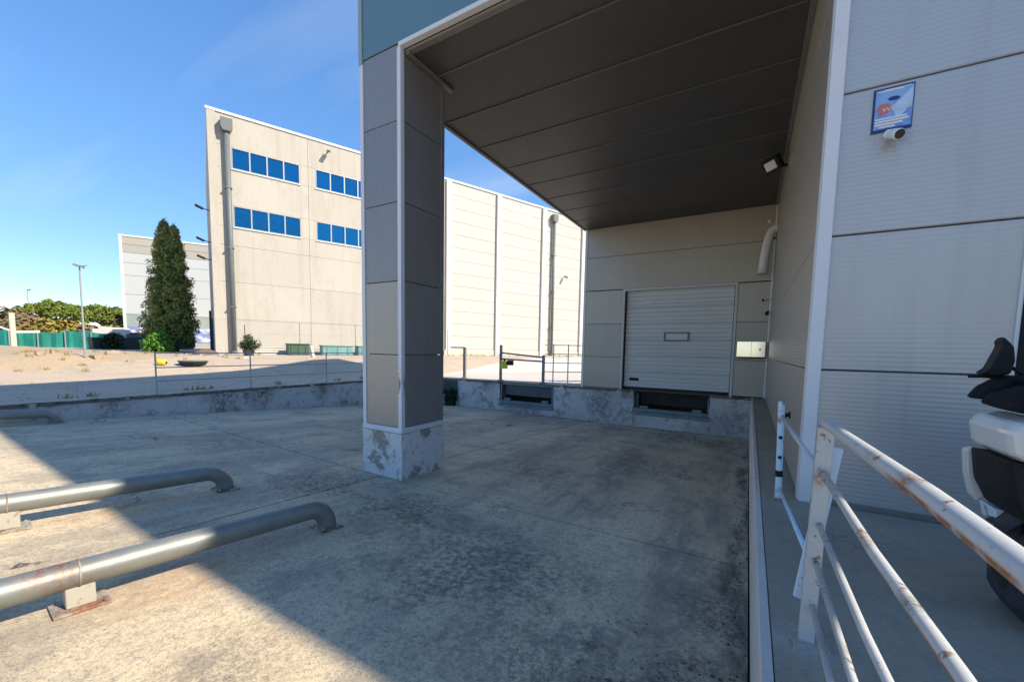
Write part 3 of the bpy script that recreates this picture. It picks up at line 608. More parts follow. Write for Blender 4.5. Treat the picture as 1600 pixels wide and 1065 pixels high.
# floodlight at the top of the side wall
t = thing('floodlight', 'black floodlight with pale lens high under the canopy ceiling', 'floodlight', (.4, 9.2, 4.62))
part('bracket', MB().bar((.40, 9.2, 4.62), (.24, 9.12, 4.62), .05, .03).bar((.24, 9.0, 4.62), (.24, 9.3, 4.62), .03, .05), M['black'], t, bevel=.004)
fdir = Vector((-.62, -.55, -.56)).normalized(); fc = Vector((.16, 9.05, 4.62)); su = Vector((0, 0, 1)); su = (su-fdir*su.dot(fdir)).normalized(); sw = fdir.cross(su)
def fbox(c, d0_, d1_, w, h):
    P = []
    for dd in (d0_, d1_):
        for (a, b) in ((-1, -1), (1, -1), (1, 1), (-1, 1)): P.append(c+fdir*dd+sw*a*w+su*b*h)
    return MB().quadbox(P)
hd = part('lamp_head', fbox(fc, -.06, .05, .17, .13), M['black'], t, bevel=.012); part('lens', fbox(fc, .051, .056, .115, .075), M['white'], hd)
for q in range(5): part('cooling_fin', fbox(fc+sw*(-.12+.06*q), -.10, -.061, .006, .11), M['black'], hd)
# white vent hose
t = thing('vent_hose', 'white curved vent hose hanging in corner right of door', 'hose', (.36, 12.0, 4.2))
pts = [(.398, 11.98, 4.22), (.36, 11.97, 4.215), (.30, 11.96, 4.17), (.245, 11.95, 4.05), (.205, 11.94, 3.85), (.175, 11.93, 3.6), (.155, 11.92, 3.35), (.145, 11.92, 3.16)]
part('hose', MB().tube(pts, [.085, .088, .09, .092, .093, .095, .097, .10], 16), M['white'], t, smooth=True)
part('wall_flange', MB().tube([(.397, 11.98, 4.22), (.38, 11.98, 4.22)], .12, 18), M['white'], t)
part('end_ring', MB().tube([(.146, 11.92, 3.175), (.144, 11.92, 3.14)], .106, 18), M['frame'], t)
part('clamp', MB().bar((.39, 11.97, 3.98), (.24, 11.97, 3.98), .02, .03), M['black'], t)
# stainless box
t = thing('control_cabinet', 'shiny stainless control box right of the dock door', 'cabinet', (.03, YD, 1.07))
bx('cabinet_body', -.29, .34, YD-.16, YD, 1.07, 1.45, M['trim_dark'], t, .006)
bx('cabinet_door', -.30, .02, YD-.172, YD-.161, 1.075, 1.465, M['stainless'], t, .003); bx('cabinet_door', .025, .33, YD-.172, YD-.161, 1.075, 1.465, M['stainless'], t, .003)
bx('cabinet_latch', .20, .23, YD-.18, YD-.173, 1.24, 1.30, M['black'], t, .002)
bx('cabinet_foot', -.29, .34, YD-.15, YD, 1.045, 1.069, M['black'], t, 0)
# small pipe stub at the wall foot
t = thing('wall_outlet', 'small dark pipe stub low on side wall behind the rail', 'pipe', (.39, 5.1, .52))
part('stub', MB().tube([(.4, 5.1, .53), (.365, 5.1, .53), (.34, 5.1, .50)], .022, 12), M['black'], t)
part('collar', MB().tube([(.399, 5.1, .53), (.39, 5.1, .53)], .04, 14), M['rubber'], t)

# ------------------------------------------------------------------ truck wheel guides on the ramp
def guide(label, pts_xy, y_far, supports, hz=.205, r=.083):
    """straight pipe along pts, elbow down to a flange at its far end"""
    (xa, ya), (xb, yb) = pts_xy; gz = lambda x, y: ramp_z(x, y)
    a = Vector((xa, ya, gz(xa, ya)+hz)); b = Vector((xb, yb, gz(xb, yb)+hz)); d = (b-a).normalized()
    t = thing('wheel_guide', label, 'guide rail', (b.x, b.y, gz(b.x, b.y)), 'steel pipe wheel guides on the ramp')
    pts = [a+(b-a)*k/10 for k in range(11)]; c = b; rad = hz-.035
    for k in range(1, 9):
        an = k/8*math.pi/2; pts.append(c+d*rad*math.sin(an)+Vector((0, 0, -rad*(1-math.cos(an)))))
    e = pts[-1]; pts.append(Vector((e.x, e.y, gz(e.x, e.y)+.006)))
    part('pipe', MB().tube(pts, r, 24), M['galv'], t, smooth=True)
    e = pts[-1]; z = gz(e.x, e.y)
    fl = MB(); q = .15
    ang = math.atan2(d.y, d.x)
    fl.loft([[(e.x+q*math.cos(ang+math.pi/4+k*math.pi/2)*1.05, e.y+q*math.sin(ang+math.pi/4+k*math.pi/2)*1.05, gz(e.x+q*math.cos(ang+math.pi/4+k*math.pi/2), e.y+q*math.sin(ang+math.pi/4+k*math.pi/2))+h_) for k in range(4)] for h_ in (.002, .016)])
    part('flange_plate', fl, M['rusty'], t)
    for k in range(4):
        px_, py_ = e.x+.115*math.cos(ang+math.pi/4+k*math.pi/2), e.y+.115*math.sin(ang+math.pi/4+k*math.pi/2)
        part('bolt', MB().tube([(px_, py_, gz(px_, py_)+.016), (px_, py_, gz(px_, py_)+.034)], .012, 6), M['support'], t)
    for f in supports:
        p = a+(b-a)*f; z = gz(p.x, p.y); sd2 = Vector((d.y, -d.x, 0)).normalized(); dh = Vector((d.x, d.y, 0)).normalized()
        def ob(l, w, z0, z1, slope=True):
            P = []
            for zz in (z0, z1):
                for (i, j) in ((-1, -1), (1, -1), (1, 1), (-1, 1)):
                    v = p+dh*l*i+sd2*w*j; P.append((v.x, v.y, (gz(v.x, v.y) if zz < .03 else z)+zz))
            return MB().quadbox(P)
        part('support_leg', ob(.065, .055, .017, hz-.055), M['support'], t, bevel=.004)
        bp = part('base_plate', ob(.125, .115, .003, .0165), M['rusty'], t, bevel=.002)
        for i, j in ((-1, -1), (1, -1), (1, 1), (-1, 1)):
            v = p+dh*.1*i+sd2*.09*j; part('bolt', MB().tube([(v.x, v.y, gz(v.x, v.y)+.016), (v.x, v.y, gz(v.x, v.y)+.03)], .011, 6), M['rusty'], bp)
        part('weld_collar', MB().tube([p-d*.004, p+d*.004], r+.004, 24), M['rusty'], t, smooth=True)
    return t
guide('nearest steel pipe wheel guide, rusty where its support leg meets it', ((-3.72, -2.2), (-3.385, 2.16)), 2.3, (.668, .05))
guide('middle steel pipe wheel guide bent down in front of the pillar', ((-5.62, -2.2), (-5.20, 2.10)), 2.3, (.675, .05), hz=.22)
guide('farthest steel pipe wheel guide beside the retaining wall', ((-11.05, -2.2), (-10.98, 1.95)), 2.1, (.5, .05), hz=.19, r=.08)

# ------------------------------------------------------------------ rusty handrail on the sidewalk
t = thing('handrail', 'chipped white handrail with rust patches on the sidewalk, right foreground', 'handrail', (.27, 1.96, 0))
def railpart(name, pts, r, mt, n=14): return part(name, MB().tube(pts, r, n), mt, t, smooth=True)
part('post', MB().bar((.262, 1.96, .005), (.272, 1.96, .885), .052, .034, (0, 1, 0)), M['rail'], t, bevel=.003)
part('brace', MB().bar((.240, 2.015, .15), (.312, 2.015, .80), .052, .02, (0, 1, 0)), M['rail_blue'], t, bevel=.003)
part('post', MB().tube([(.262, 3.846, .005), (.240, 3.846, .79)], .0235, 14), M['rail_blue'], t)
part('post', MB().bar((.27, -.9, .005), (.27, -.9, .9), .05, .035, (0, 1, 0)), M['rail'], t, bevel=.003)
part('black_band', MB().tube([(.2575, 3.846, .185), (.2555, 3.846, .235)], .0265, 14), M['black'], t)
for z in (.345, .505): part('clamp_hole', MB().tube([(.262-.028*z, 3.82, z), (.262-.028*z, 3.812, z)], .014, 10), M['black'], t)
railpart('top_rail', [(.27, 1.985, .88), (.27, 1.96, .897), (.27, 1.9, .902), (.27, 1.3, .922), (.27, .92, .934), (.27, .5, .938), (.27, -.9, .94)], .0185, M['rail'], 20)
for z0, z1, r in ((.705, .738, .012), (.50, .548, .0105), (.345, .367, .0105), (.165, .16, .0105)):
    railpart('rail_bar', [(.272, 1.95, z0), (.27, 1.2, (z0*2+z1)/3), (.27, .75, z1), (.27, -.9, z1)], r, M['rail'])
railpart('rail_bar', [(.245, 3.84, .665), (.268, 1.98, .705)], .0125, M['rail']); railpart('rail_bar', [(.262, 3.84, .09), (.265, 1.98, .32)], .0115, M['rail_blue'])
part('foot_rubble', rough_box(.21, .33, 1.88, 2.05, -.01, .014, .03, .008, 9), M['sidewalk'], t)
part('foot_rubble', rough_box(.225, .30, 3.80, 3.89, -.01, .014, .03, .006, 10), M['rusty'], t)

# ------------------------------------------------------------------ scooter by the facade
t = thing('scooter', 'white and black motor scooter with dark hand guards parked by the facade', 'scooter', (1.7, 2.6, 0))
SYC = 2.62
def ell(x, y, z, ry, rz, n=16, p=2.6):
    out = []
    for k in range(n):
        a = 2*math.pi*k/n; c, s_ = math.cos(a), math.sin(a)
        out.append((x, y+ry*math.copysign(abs(c)**(2/p), c), z+rz*math.copysign(abs(s_)**(2/p), s_)))
    return out
def wheel(xc, zc, r):
    w = MB(); rings = []
    for k in range(28):
        a = 2*math.pi*k/28; c = Vector((xc+(r-.055)*math.cos(a), SYC, zc+(r-.055)*math.sin(a))); rad = Vector((math.cos(a), 0, math.sin(a)))
        rings.append([c+rad*.055*math.cos(b)+Vector((0, .05*math.sin(b), 0)) for b in [2*math.pi*j/10 for j in range(10)]])
    rings.append(rings[0]); w.loft(rings, cap=False); ty = part('tyre', w, M['rubber'], t, smooth=True)
    part('rim', MB().tube([(xc, SYC-.035, zc), (xc, SYC+.035, zc)], r-.10, 24), M['trim_dark'], ty)
    part('brake_disc', MB().tube([(xc, SYC-.048, zc), (xc, SYC-.042, zc)], r-.14, 24), M['stainless'], ty)
wheel(1.27, .285, .285); wheel(2.5, .27, .27)
def slab(pts, y0, y1, ins=.03, tap=.02):
    """outline in the x-z plane carried across y, drawn in at both sides"""
    cx_ = sum(p[0] for p in pts)/len(pts); cz_ = sum(p[1] for p in pts)/len(pts); m_ = MB(); rings = []
    for y, q in ((y0, 1-ins*3.2), (y0+tap, 1-ins*.8), (y0+tap*3, 1), (y1-tap*3, 1), (y1-tap, 1-ins*.8), (y1, 1-ins*3.2)):
        rings.append([(cx_+(x-cx_)*q, y, cz_+(z-cz_)*q) for x, z in pts])
    return m_.loft(rings)
part('front_fender', MB().loft([[(1.27+.32*math.cos(a), SYC+y_, .285+.32*math.sin(a)+(0 if abs(y_) < .05 else -.02)) for y_ in (-.085, -.045, .045, .085)]+[(1.27+.30*math.cos(a), SYC+y_, .285+.30*math.sin(a)-.01) for y_ in (.08, -.08)] for a in [R(35+13*k) for k in range(10)]]), M['navy'], t, smooth=True)
part('fork', MB().tube([(1.27, SYC-.09, .285), (1.36, SYC-.08, .66)], .022, 10).tube([(1.27, SYC+.09, .285), (1.36, SYC+.08, .66)], .022, 10), M['black'], t)
fa_ = part('front_fairing', slab([(.918, .865), (.945, .905), (1.01, .925), (1.12, .905), (1.30, .86), (1.46, .80), (1.44, .70), (1.28, .715), (1.10, .735), (.975, .742), (.935, .77)], SYC-.20, SYC+.19, .03, .03), M['scoot_white'], t, bevel=.008)
part('dark_cover', slab([(1.06, .46), (1.035, .36), (1.03, .22), (1.035, .10), (1.08, .03), (1.25, .015), (1.55, .03), (1.62, .35), (1.58, .58), (1.2, .60)], SYC-.17, SYC+.20, .05, .03), M['navy'], t, bevel=.01)
part('panel_seam', MB().tube([(.972, SYC-.182, .885), (.985, SYC-.196, .83), (1.0, SYC-.196, .755)], .004, 6), M['black'], fa_)
part('side_lobe', slab([(.926, .725), (.955, .738), (.975, .70), (.985, .60), (1.01, .50), (.985, .47), (.962, .50), (.938, .60)], SYC+.162, SYC+.215, .02, .008), M['scoot_white'], t, bevel=.006)
part('wheel_flap', slab([(.985, .49), (1.05, .49), (1.10, .40), (1.06, .385), (1.0, .42)], SYC+.02, SYC+.16, .02, .015), M['rail_blue'], t, bevel=.004)
part('lower_body', slab([(.925, .745), (1.10, .733), (1.28, .712), (1.44, .69), (1.62, .60), (1.66, .42), (1.52, .36), (1.40, .50), (1.28, .56), (1.12, .54), (.99, .50), (.945, .60)], SYC-.215, SYC+.16, .02, .03), M['black'], t, bevel=.006)
# handlebar, hand guards, screen, mirror
part('turn_signal', slab([(1.02, .935), (1.05, .955), (1.10, .95), (1.10, .93), (1.05, .922)], SYC-.16, SYC-.08, .03, .01), M['turn'], t)
part('brake_hose', MB().tube([(1.16, SYC-.25, 1.04), (1.06, SYC-.24, 1.0), (1.04, SYC-.21, .88), (1.10, SYC-.20, .70), (1.22, SYC-.14, .45), (1.27, SYC-.10, .30)], .007, 8), M['black'], t, smooth=True)
for bx_, bz_ in ((1.02, .885), (1.16, .86), (1.10, .75), (1.24, .735)): part('fastener', MB().tube([(bx_, SYC-.199, bz_), (bx_, SYC-.206, bz_)], .009, 8), M['trim_dark'], fa_)
part('handlebar', MB().tube([(1.22, SYC-.36, 1.03), (1.16, SYC-.12, 1.0), (1.16, SYC+.12, 1.0), (1.22, SYC+.36, 1.03)], .016, 10), M['black'], t, smooth=True)
part('cowl', slab([(.935, .955), (.96, 1.0), (1.05, 1.045), (1.20, 1.06), (1.30, 1.0), (1.30, .91), (1.12, .925), (.99, .935)], SYC-.16, SYC+.16, .05, .03), M['blacksoft'], t, bevel=.008)
for s_ in (-1, 1):
    y = SYC+s_*.27
    part('hand_guard', slab([(.955, .965), (.985, 1.02), (1.05, 1.075), (1.18, 1.09), (1.30, 1.05), (1.28, .985), (1.10, .95)], y-.09, y+.09, .06, .025), M['blacksoft'], t, bevel=.006)
    part('brake_lever', MB().tube([(1.16, y, 1.06), (1.0, y, 1.075), (.945, y+.01, 1.073)], .009, 8), M['black'], t)
    mi = part('mirror', MB().tube([(1.16, y, 1.06), (1.08, y+s_*.02, 1.13)], .008, 8), M['black'], t)
    part('mirror_head', slab([(.975, 1.085), (1.0, 1.11), (1.02, 1.175), (1.035, 1.225), (1.03, 1.25), (1.04, 1.268), (1.055, 1.25), (1.075, 1.225), (1.085, 1.15), (1.075, 1.09), (1.03, 1.07)], y-.035, y+.045, .03, .012), M['black'], mi, bevel=.004)
part('windscreen', slab([(1.06, 1.05), (1.12, 1.12), (1.20, 1.19), (1.215, 1.185), (1.15, 1.10), (1.10, 1.05)], SYC-.15, SYC+.15, .02, .03), M['lens'], t, bevel=.003)
part('seat', MB().loft([ell(1.55, SYC, .76, .10, .04), ell(1.62, SYC, .78, .15, .06), ell(1.95, SYC, .80, .16, .06), ell(2.3, SYC, .86, .15, .06), ell(2.45, SYC, .88, .08, .03)]), M['blacksoft'], t, smooth=True)
part('rear_body', MB().loft([ell(1.5, SYC, .55, .12, .16), ell(1.75, SYC, .58, .17, .16), ell(2.2, SYC, .62, .17, .14), ell(2.55, SYC, .72, .10, .08)]), M['scoot_white'], t, smooth=True)
part('floorboard', MB().box(1.3, 1.75, SYC-.18, SYC+.18, .27, .36), M['black'], t, bevel=.02)
part('engine', MB().loft([ell(1.8, SYC, .32, .12, .10), ell(2.0, SYC, .30, .16, .14), ell(2.5, SYC+.06, .26, .10, .09)]), M['trim_dark'], t, smooth=True)
part('stand', MB().tube([(1.8, SYC-.12, .28), (1.85, SYC-.26, .01)], .014, 8), M['black'], t)
part('chrome_strip', MB().tube([(1.10, SYC-.205, .735), (1.20, SYC-.207, .80), (1.26, SYC-.205, .86)], .010, 8), M['trim'], t)

# ------------------------------------------------------------------ rails on the platform and wall
def facade_pt(s, z, out=0.0): return (FO[0]+FD[0]*s+FN[0]*out, FO[1]+FD[1]*s+FN[1]*out, z)
t = thing('gate_rail', 'short dark steel gate rail between two posts above dock leveller', 'gate rail', (-6.9, 12.42, 0))
YG = 12.42
for x, h in ((-7.74, 1.3), (-6.03, .98)):
    bx('post', x-.04, x+.04, YG-.04, YG+.04, .045, h, M['steel_teal'], t, .004)
    bx('post_foot', x-.10, x+.10, YG-.09, YG+.09, .004, .044, M['softpink'], t, .004)
for z0, z1 in ((1.02, .90), (.80, .76)): part('cross_bar', MB().bar((-7.70, YG, z0), (-6.07, YG, z1), .04, .055), M['trim_dark'], t, bevel=.003)
t2 = thing('yellow_box', 'small yellow control box hanging on the gate rail', 'control box', (-7.55, YG-.05, .6))
bx('box_body', -7.66, -7.42, YG-.15, YG-.035, .46, .73, M['yellow'], t2, .01)
bx('black_cover', -7.415, -7.18, YG-.13, YG-.035, .59, .76, M['black'], t2, .01)
bx('hook', -7.56, -7.52, YG-.13, YG-.03, .731, .80, M['black'], t2, .003)
t = thing('platform_railing', 'thin grey railing on the platform left of the dock building', 'railing', (-5.2, 13.0, 0))
for x, y in ((-5.68, 12.45), (-5.25, 12.7), (-4.72, 13.4)): part('post', MB().tube([(x, y, .004), (x, y, 1.35)], .022, 8), M['trim'], t)
for z in (.12, .42, .72, 1.02, 1.32): part('rail_bar', MB().tube([(-5.98, 12.43, z), (-5.68, 12.45, z), (-5.25, 12.7, z), (-4.72, 13.4, z), (-4.62, 14.2, z)], .014, 8), M['trim'], t)
t = thing('wall_railing', 'thin steel railing along the top of the left retaining wall', 'railing', (XL-.15, 6, 0))
for y in (3.75, 5.75, 8.0, 10.3, 12.3): part('post', MB().tube([(XL-.15, y, .0), (XL-.15, y, .95)], .017, 8), M['postgrey'], t)
for z in (.3, .6, .93): part('rail_bar', MB().tube([(XL-.15, 3.75, z), (XL-.15, 12.3, z)], .012, 8), M['postgrey'], t)
t = thing('meter_post', 'dark narrow metre-high post with arm on the dock platform', 'post', (-9.5, 12.6, 0))
bx('upright', -9.55, -9.45, 12.55, 12.65, .004, 1.2, M['trim_dark'], t, .006); bx('arm', -10.2, -9.56, 12.58, 12.62, 1.16, 1.21, M['postgrey'], t, .003); bx('foot', -9.62, -9.38, 12.5, 12.7, .002, .03, M['rusty'], t, .003)

# ------------------------------------------------------------------ the cream building opposite
ob_ = thing('office_building', 'long cream building with two rows of blue windows and grey downpipes', 'building', (FO[0], FO[1], 0))
def fbx(name, s0, s1, o0, o1, z0, z1, material, parent, bevel=.01):
    P = [facade_pt(s, z, o) for z in (z0, z1) for (s, o) in ((s0, o1), (s1, o1), (s1, o0), (s0, o0))]
    return part(name, MB().quadbox(P), material, parent, bevel=bevel)
TOP = 13.55
fbx('wall_core', 0.02, 60, -14, -.16, .2, TOP-.1, M['core'], ob_, 0)
fbx('end_wall', 0.0, 0.019, -14, -.16, .2, TOP-.05, M['beige'], ob_, 0)
WROWS = [(7.63, 8.80), (10.75, 11.90)]; WCOLS = [(1.06, 4.41), (5.30, 8.65), (9.55, 12.9)]
SJ = [0, 4.87, 9.1, 14.25]; ZJ = [.3, 2.55, 4.62, 6.62, 7.63, 8.80, 10.75, 11.90, TOP-.02]
for a, b in zip(SJ, SJ[1:]):
    wc = next(((w0, w1) for (w0, w1) in WCOLS if a < w0 and w1 < b+.3), None)
    for z0, z1 in zip(ZJ, ZJ[1:]):
        if (z0, z1) in WROWS and wc:
            fbx('precast_panel', a+.006, wc[0]-.001, -.15, 0, z0+.001, z1-.001, M['beige'], ob_, .008); fbx('precast_panel', wc[1]+.001, b-.006, -.15, 0, z0+.001, z1-.001, M['beige'], ob_, .008)
        else: fbx('precast_panel', a+.006, b-.006, -.15, 0, z0+.005, z1-.005, M['beige'], ob_, .006)
for (z0, z1) in WROWS:
    for (w0, w1) in WCOLS:
        w = None; q = (w1-w0)/4; fr = MB()
        def addf(s0, s1, a, b): fr.quadbox([facade_pt(s, z, o) for z in (a, b) for (s, o) in ((s0, .012), (s1, .012), (s1, -.13), (s0, -.13))])
        addf(w0, w1, z0, z0+.055); addf(w0, w1, z1-.055, z1)
        for k in range(5): c = w0+q*k; addf(max(w0, c-.035), min(w1, c+.035), z0+.056, z1-.056)
        w = part('window', fr, M['alu'], ob_)
        for k in range(4): fbx('pane', w0+q*k+.036, w0+q*(k+1)-.036, -.075, -.06, z0+.057, z1-.057, M['glass'], w, 0)
        fbx('sill', w0-.05, w1+.05, -.02, .06, z0-.05, z0-.005, M['coping'], w, .005)
fbx('coping', -.05, 60, -.25, .06, TOP-.01, TOP+.13, M['coping'], ob_, .01)
# ribbed bays to the right
PIL = [14.42, 19.0, 23.9, 28.95, 34.0]
zr = [.3]+[1.1+.96*k for k in range(13)]+[TOP-.02]
for a, b in zip(PIL, PIL[1:]):
    for z0, z1 in zip(zr, zr[1:]): fbx('wall_panel', a+.24, b-.24, -.15, -.02, z0+.007, z1-.007, M['cream'], ob_, .012)
for p in PIL: fbx('pilaster', p-.22, p+.22, -.15, .16, .25, TOP-.015, M['pilaster'], ob_, .015)
fbx('plinth', 14.2, 60, -.14, .03, .2, 1.02, M['cream'], ob_, .01)
for sp, zb in ((.86, .45), (25.0, .4)):
    dpt = part('downpipe', MB().tube([facade_pt(sp, zb, .2), facade_pt(sp, 12.75, .2)], .13, 16), M['downpipe'], ob_, smooth=True)
    P = [facade_pt(sp+a, z, o) for z, w in ((12.55, .17), (12.75, .27), (13.2, .27)) for (a, o) in ((-w, .42), (w, .42), (w, .02), (-w, .02))]
    s = MB(); s.loft([P[0:4], P[4:8], P[8:12]]); part('hopper', s, M['downpipe'], dpt)
    for z in (3.2, 6.4, 9.6): fbx('bracket', sp-.17, sp+.17, .02, .34, z, z+.05, M['downpipe'], dpt, 0)
    part('pipe_foot', MB().tube([facade_pt(sp, zb-.1, .2), facade_pt(sp, zb+.35, .2)], .17, 16), M['downpipe'], dpt)
fbx('end_pillar', 0.0, .38, .002, .05, .3, TOP-.03, M['beige'], ob_, .006)
def lamp_on_facade(label, s, z, out, left=False):
    t = thing('wall_lamp', label, 'wall lamp', facade_pt(s, z, 0), 'small lamps on the cream building')
    if left:
        part('lamp_arm', MB().bar(facade_pt(s+.02, z-.05, -.4), facade_pt(s-.30, z, -.4), .04, .04), M['black'], t); part('lamp_head', MB().bar(facade_pt(s-.28, z-.02, -.4), facade_pt(s-.62, z+.12, -.4), .22, .09), M['black'], t)
    else:
        part('lamp_arm', MB().bar(facade_pt(s, z, 0), facade_pt(s, z+.03, .22), .05, .05), M['trim_dark'], t); part('lamp_head', MB().bar(facade_pt(s, z+.03, .2), facade_pt(s-.06, z-.12, .52), .2, .13), M['trim_dark'], t)
    return t
lamp_on_facade('small lamp high under the roof edge between window columns', 6.0, 13.05, .3)
lamp_on_facade('small grey lamp on the right white bay near the dock building', 26.5, 7.95, .3)
lamp_on_facade('uppermost lamp sticking out of the cream building end', -.02, 8.45, 0, True)
lamp_on_facade('middle lamp sticking out of the cream building end', -.02, 6.75, 0, True)
lamp_on_facade('lowest lamp sticking out of the cream building end', -.02, 5.8, 0, True)
# low wall, bins and fence in front of it
lw = thing('low_wall', 'low cream wall at the foot of the cream building', 'wall', facade_pt(5, .5, 1.6))
fbx('wall_body', 1.6, 14, 1.5, 1.65, .45, .98, M['cream'], lw, .01); fbx('wall_cap', 1.58, 14.02, 1.47, 1.68, .981, 1.03, M['pilaster'], lw, .01)
cf = thing('chain_fence', 'thin wire fence with grey posts before the cream building', 'fence', facade_pt(1.2, .5, 1.9))
fs = [.9, 3.9, 7.0, 10.2, 13.4]
for s in fs: part('post', MB().tube([facade_pt(s, .5, 1.9), facade_pt(s, 2.45, 1.9)], .03, 8), M['postgrey'], cf)
for z in (1.1, 1.75, 2.4): part('wire', MB().tube([facade_pt(fs[0], z, 1.9), facade_pt(fs[-1], z, 1.9)], .007, 5), M['postgrey'], cf)
def bin_(label, s0, s1, z1, mt, o=2.05):
    t = thing('storage_bin', label, 'bin', facade_pt((s0+s1)/2, .5, o+.3))
    fbx('bin_body', s0, s1, o, o+.75, .60, z1, mt, t, .03); fbx('bin_lid', s0-.03, s1+.03, o-.03, o+.79, z1+.001, z1+.07, mt, t, .02)
    for s in (s0+.15, s1-.15): fbx('bin_foot', s-.06, s+.06, o+.1, o+.6, .48, .599, M['black'], t, 0)
    for k in range(3): c = s0+(s1-s0)*(k+.5)/3; fbx('bin_rib', c-.04, c+.04, o+.751, o+.78, .65, z1-.06, mt, t, 0)
bin_('dark green closed bin by the low cream wall', 3.15, 4.25, 1.18, M['greenbox'])
bin_('faded teal bin right of the dark green bin', 4.9, 6.6, 1.12, M['tealbox']); bin_('faded teal bin nearest the grey pillar', 6.9, 8.4, 1.12, M['tealbox'])
# clutter on the yard's edge
t = thing('cactus_plant', 'dark spiky potted plant standing by the tall downpipe', 'plant', (-21.35, 10.67, .58))
part('pot', MB().tube([(-21.35, 10.67, .58), (-21.35, 10.67, .9)], [.2, .27], 14), M['binblack'], t)
P, Nn = clumps(np.array([(-.1, 0, .42), (.15, .1, .45), (0, -.1, .62), (.38, .15, .55), (-.25, -.1, .5), (.05, 0, .85), (-.15, .1, .72)], float), .2, 34); leaves('foliage', P, Nn, .24, M['weed'], t, .10)
part('stem', MB().tube([(-21.35, 10.67, .88), (-21.37, 10.68, 1.6)], .03, 8), M['bark'], t)
part('cane', MB().tube([(-21.5, 10.6, .88), (-21.52, 10.6, 2.1)], .022, 6), M['bark'], t)
t = thing('plaster_block', 'pale pinkish plaster block standing on the yard below the plant', 'block', (-18.33, 8.9, .1))
part('block_body', rough_box(-18.55, -18.12, 8.72, 9.12, .1, .56, .12, .012, 3), M['pot'], t); bx('block_cap', -18.58, -18.09, 8.69, 9.15, .57, .61, M['pot'], t, .01)
t = thing('leaning_post', 'pale concrete post leaning in front of the teal bins', 'post', (-17.6, 11.66, .12))
part('shaft', MB().bar((-17.55, 11.68, .12), (-17.8, 11.64, 1.12), .14, .14), M['concpost'], t, bevel=.01); part('foot', rough_box(-17.75, -17.4, 11.5, 11.85, .05, .17, .1, .012, 4), M['concpost'], t)
t = thing('yellow_drum', 'yellow plastic drum lying tipped on the sand', 'drum', (-18.1, 6.1, .34))
zz = ground_z(-18.1, 6.1)+.105
part('drum_body', MB().tube([(-18.18, 6.00, zz+.03), (-18.165, 6.02, zz+.03), (-18.11, 6.09, zz+.02), (-18.03, 6.19, zz), (-18.02, 6.20, zz)], [.085, .098, .103, .098, .085], 18), M['yellow'], t, smooth=True)
for f in (.3, .7): p = Vector((-18.18, 6.00, zz+.03)).lerp(Vector((-18.02, 6.20, zz)), f); q = p+Vector((.01, .012, 0)); part('hoop', MB().tube([p, q], .107, 18), M['yellow'], t)
part('drum_cap', MB().tube([(-18.02, 6.20, zz), (-18.0, 6.23, zz-.005)], .035, 12), M['black'], t)
t = thing('shallow_tub', 'flat dark tub with grey rim lying beside the yellow drum', 'tub', (-17.8, 6.95, .35)); zz = ground_z(-17.8, 6.95)+.01
part('tub_body', MB().tube([(-17.8, 6.95, zz), (-17.8, 6.95, zz+.13)], [.36, .45], 20), M['rubber'], t); part('tub_rim', MB().tube([(-17.8, 6.95, zz+.131), (-17.8, 6.95, zz+.16)], .47, 20), M['downpipe'], t)
t = thing('soil_heap', 'rounded brown heap beside the corner of the cream building', 'heap', (-23.2, 9.6, .55))
s = MB(); rings = []
for k in range(7):
    a = k/6*math.pi/2*.98; rings.append([(-23.2+.62*math.cos(a)*math.cos(b)*(1+.12*math.sin(3*b+k)), 9.6+.62*math.cos(a)*math.sin(b)*(1+.1*math.cos(2*b+k)), .45+.42*math.sin(a)*(1+.05*math.sin(4*b))) for b in [2*math.pi*j/16 for j in range(16)]])
s.loft(rings); part('soil', s, M['brownsoil'], t, smooth=True)
for k in range(6): a = random.uniform(0, 6.28); part('rock', rough_box(-23.2+.9*math.cos(a)-.1, -23.2+.9*math.cos(a)+.1, 9.6+.9*math.sin(a)-.08, 9.6+.9*math.sin(a)+.08, .5, .66, .1, .03, k), M['stone'], t)
# dark gate beside the building's end
t = thing('dark_gate', 'tall dark teal gate between cypress and cream building', 'gate', (-29.5, 13.5, .6))
a, b = Vector((-30.6, 13.0, 0)), Vector((-28.3, 14.3, 0))
for k in range(4):
    p, q = a.lerp(b, k/4+.01), a.lerp(b, (k+1)/4-.01)
    part('gate_leaf', MB().bar((p.x, p.y, 1.7+.4*(k > 1)), (q.x, q.y, 1.7+.4*(k > 1)), .06, 2.2+.8*(k > 1)), M['dark_teal'] if k < 2 else M['black'], t)
for k in range(5): p = a.lerp(b, k/4); part('post', MB().bar((p.x, p.y, .5), (p.x, p.y, 3.3), .1, .1), M['dark_teal'], t)

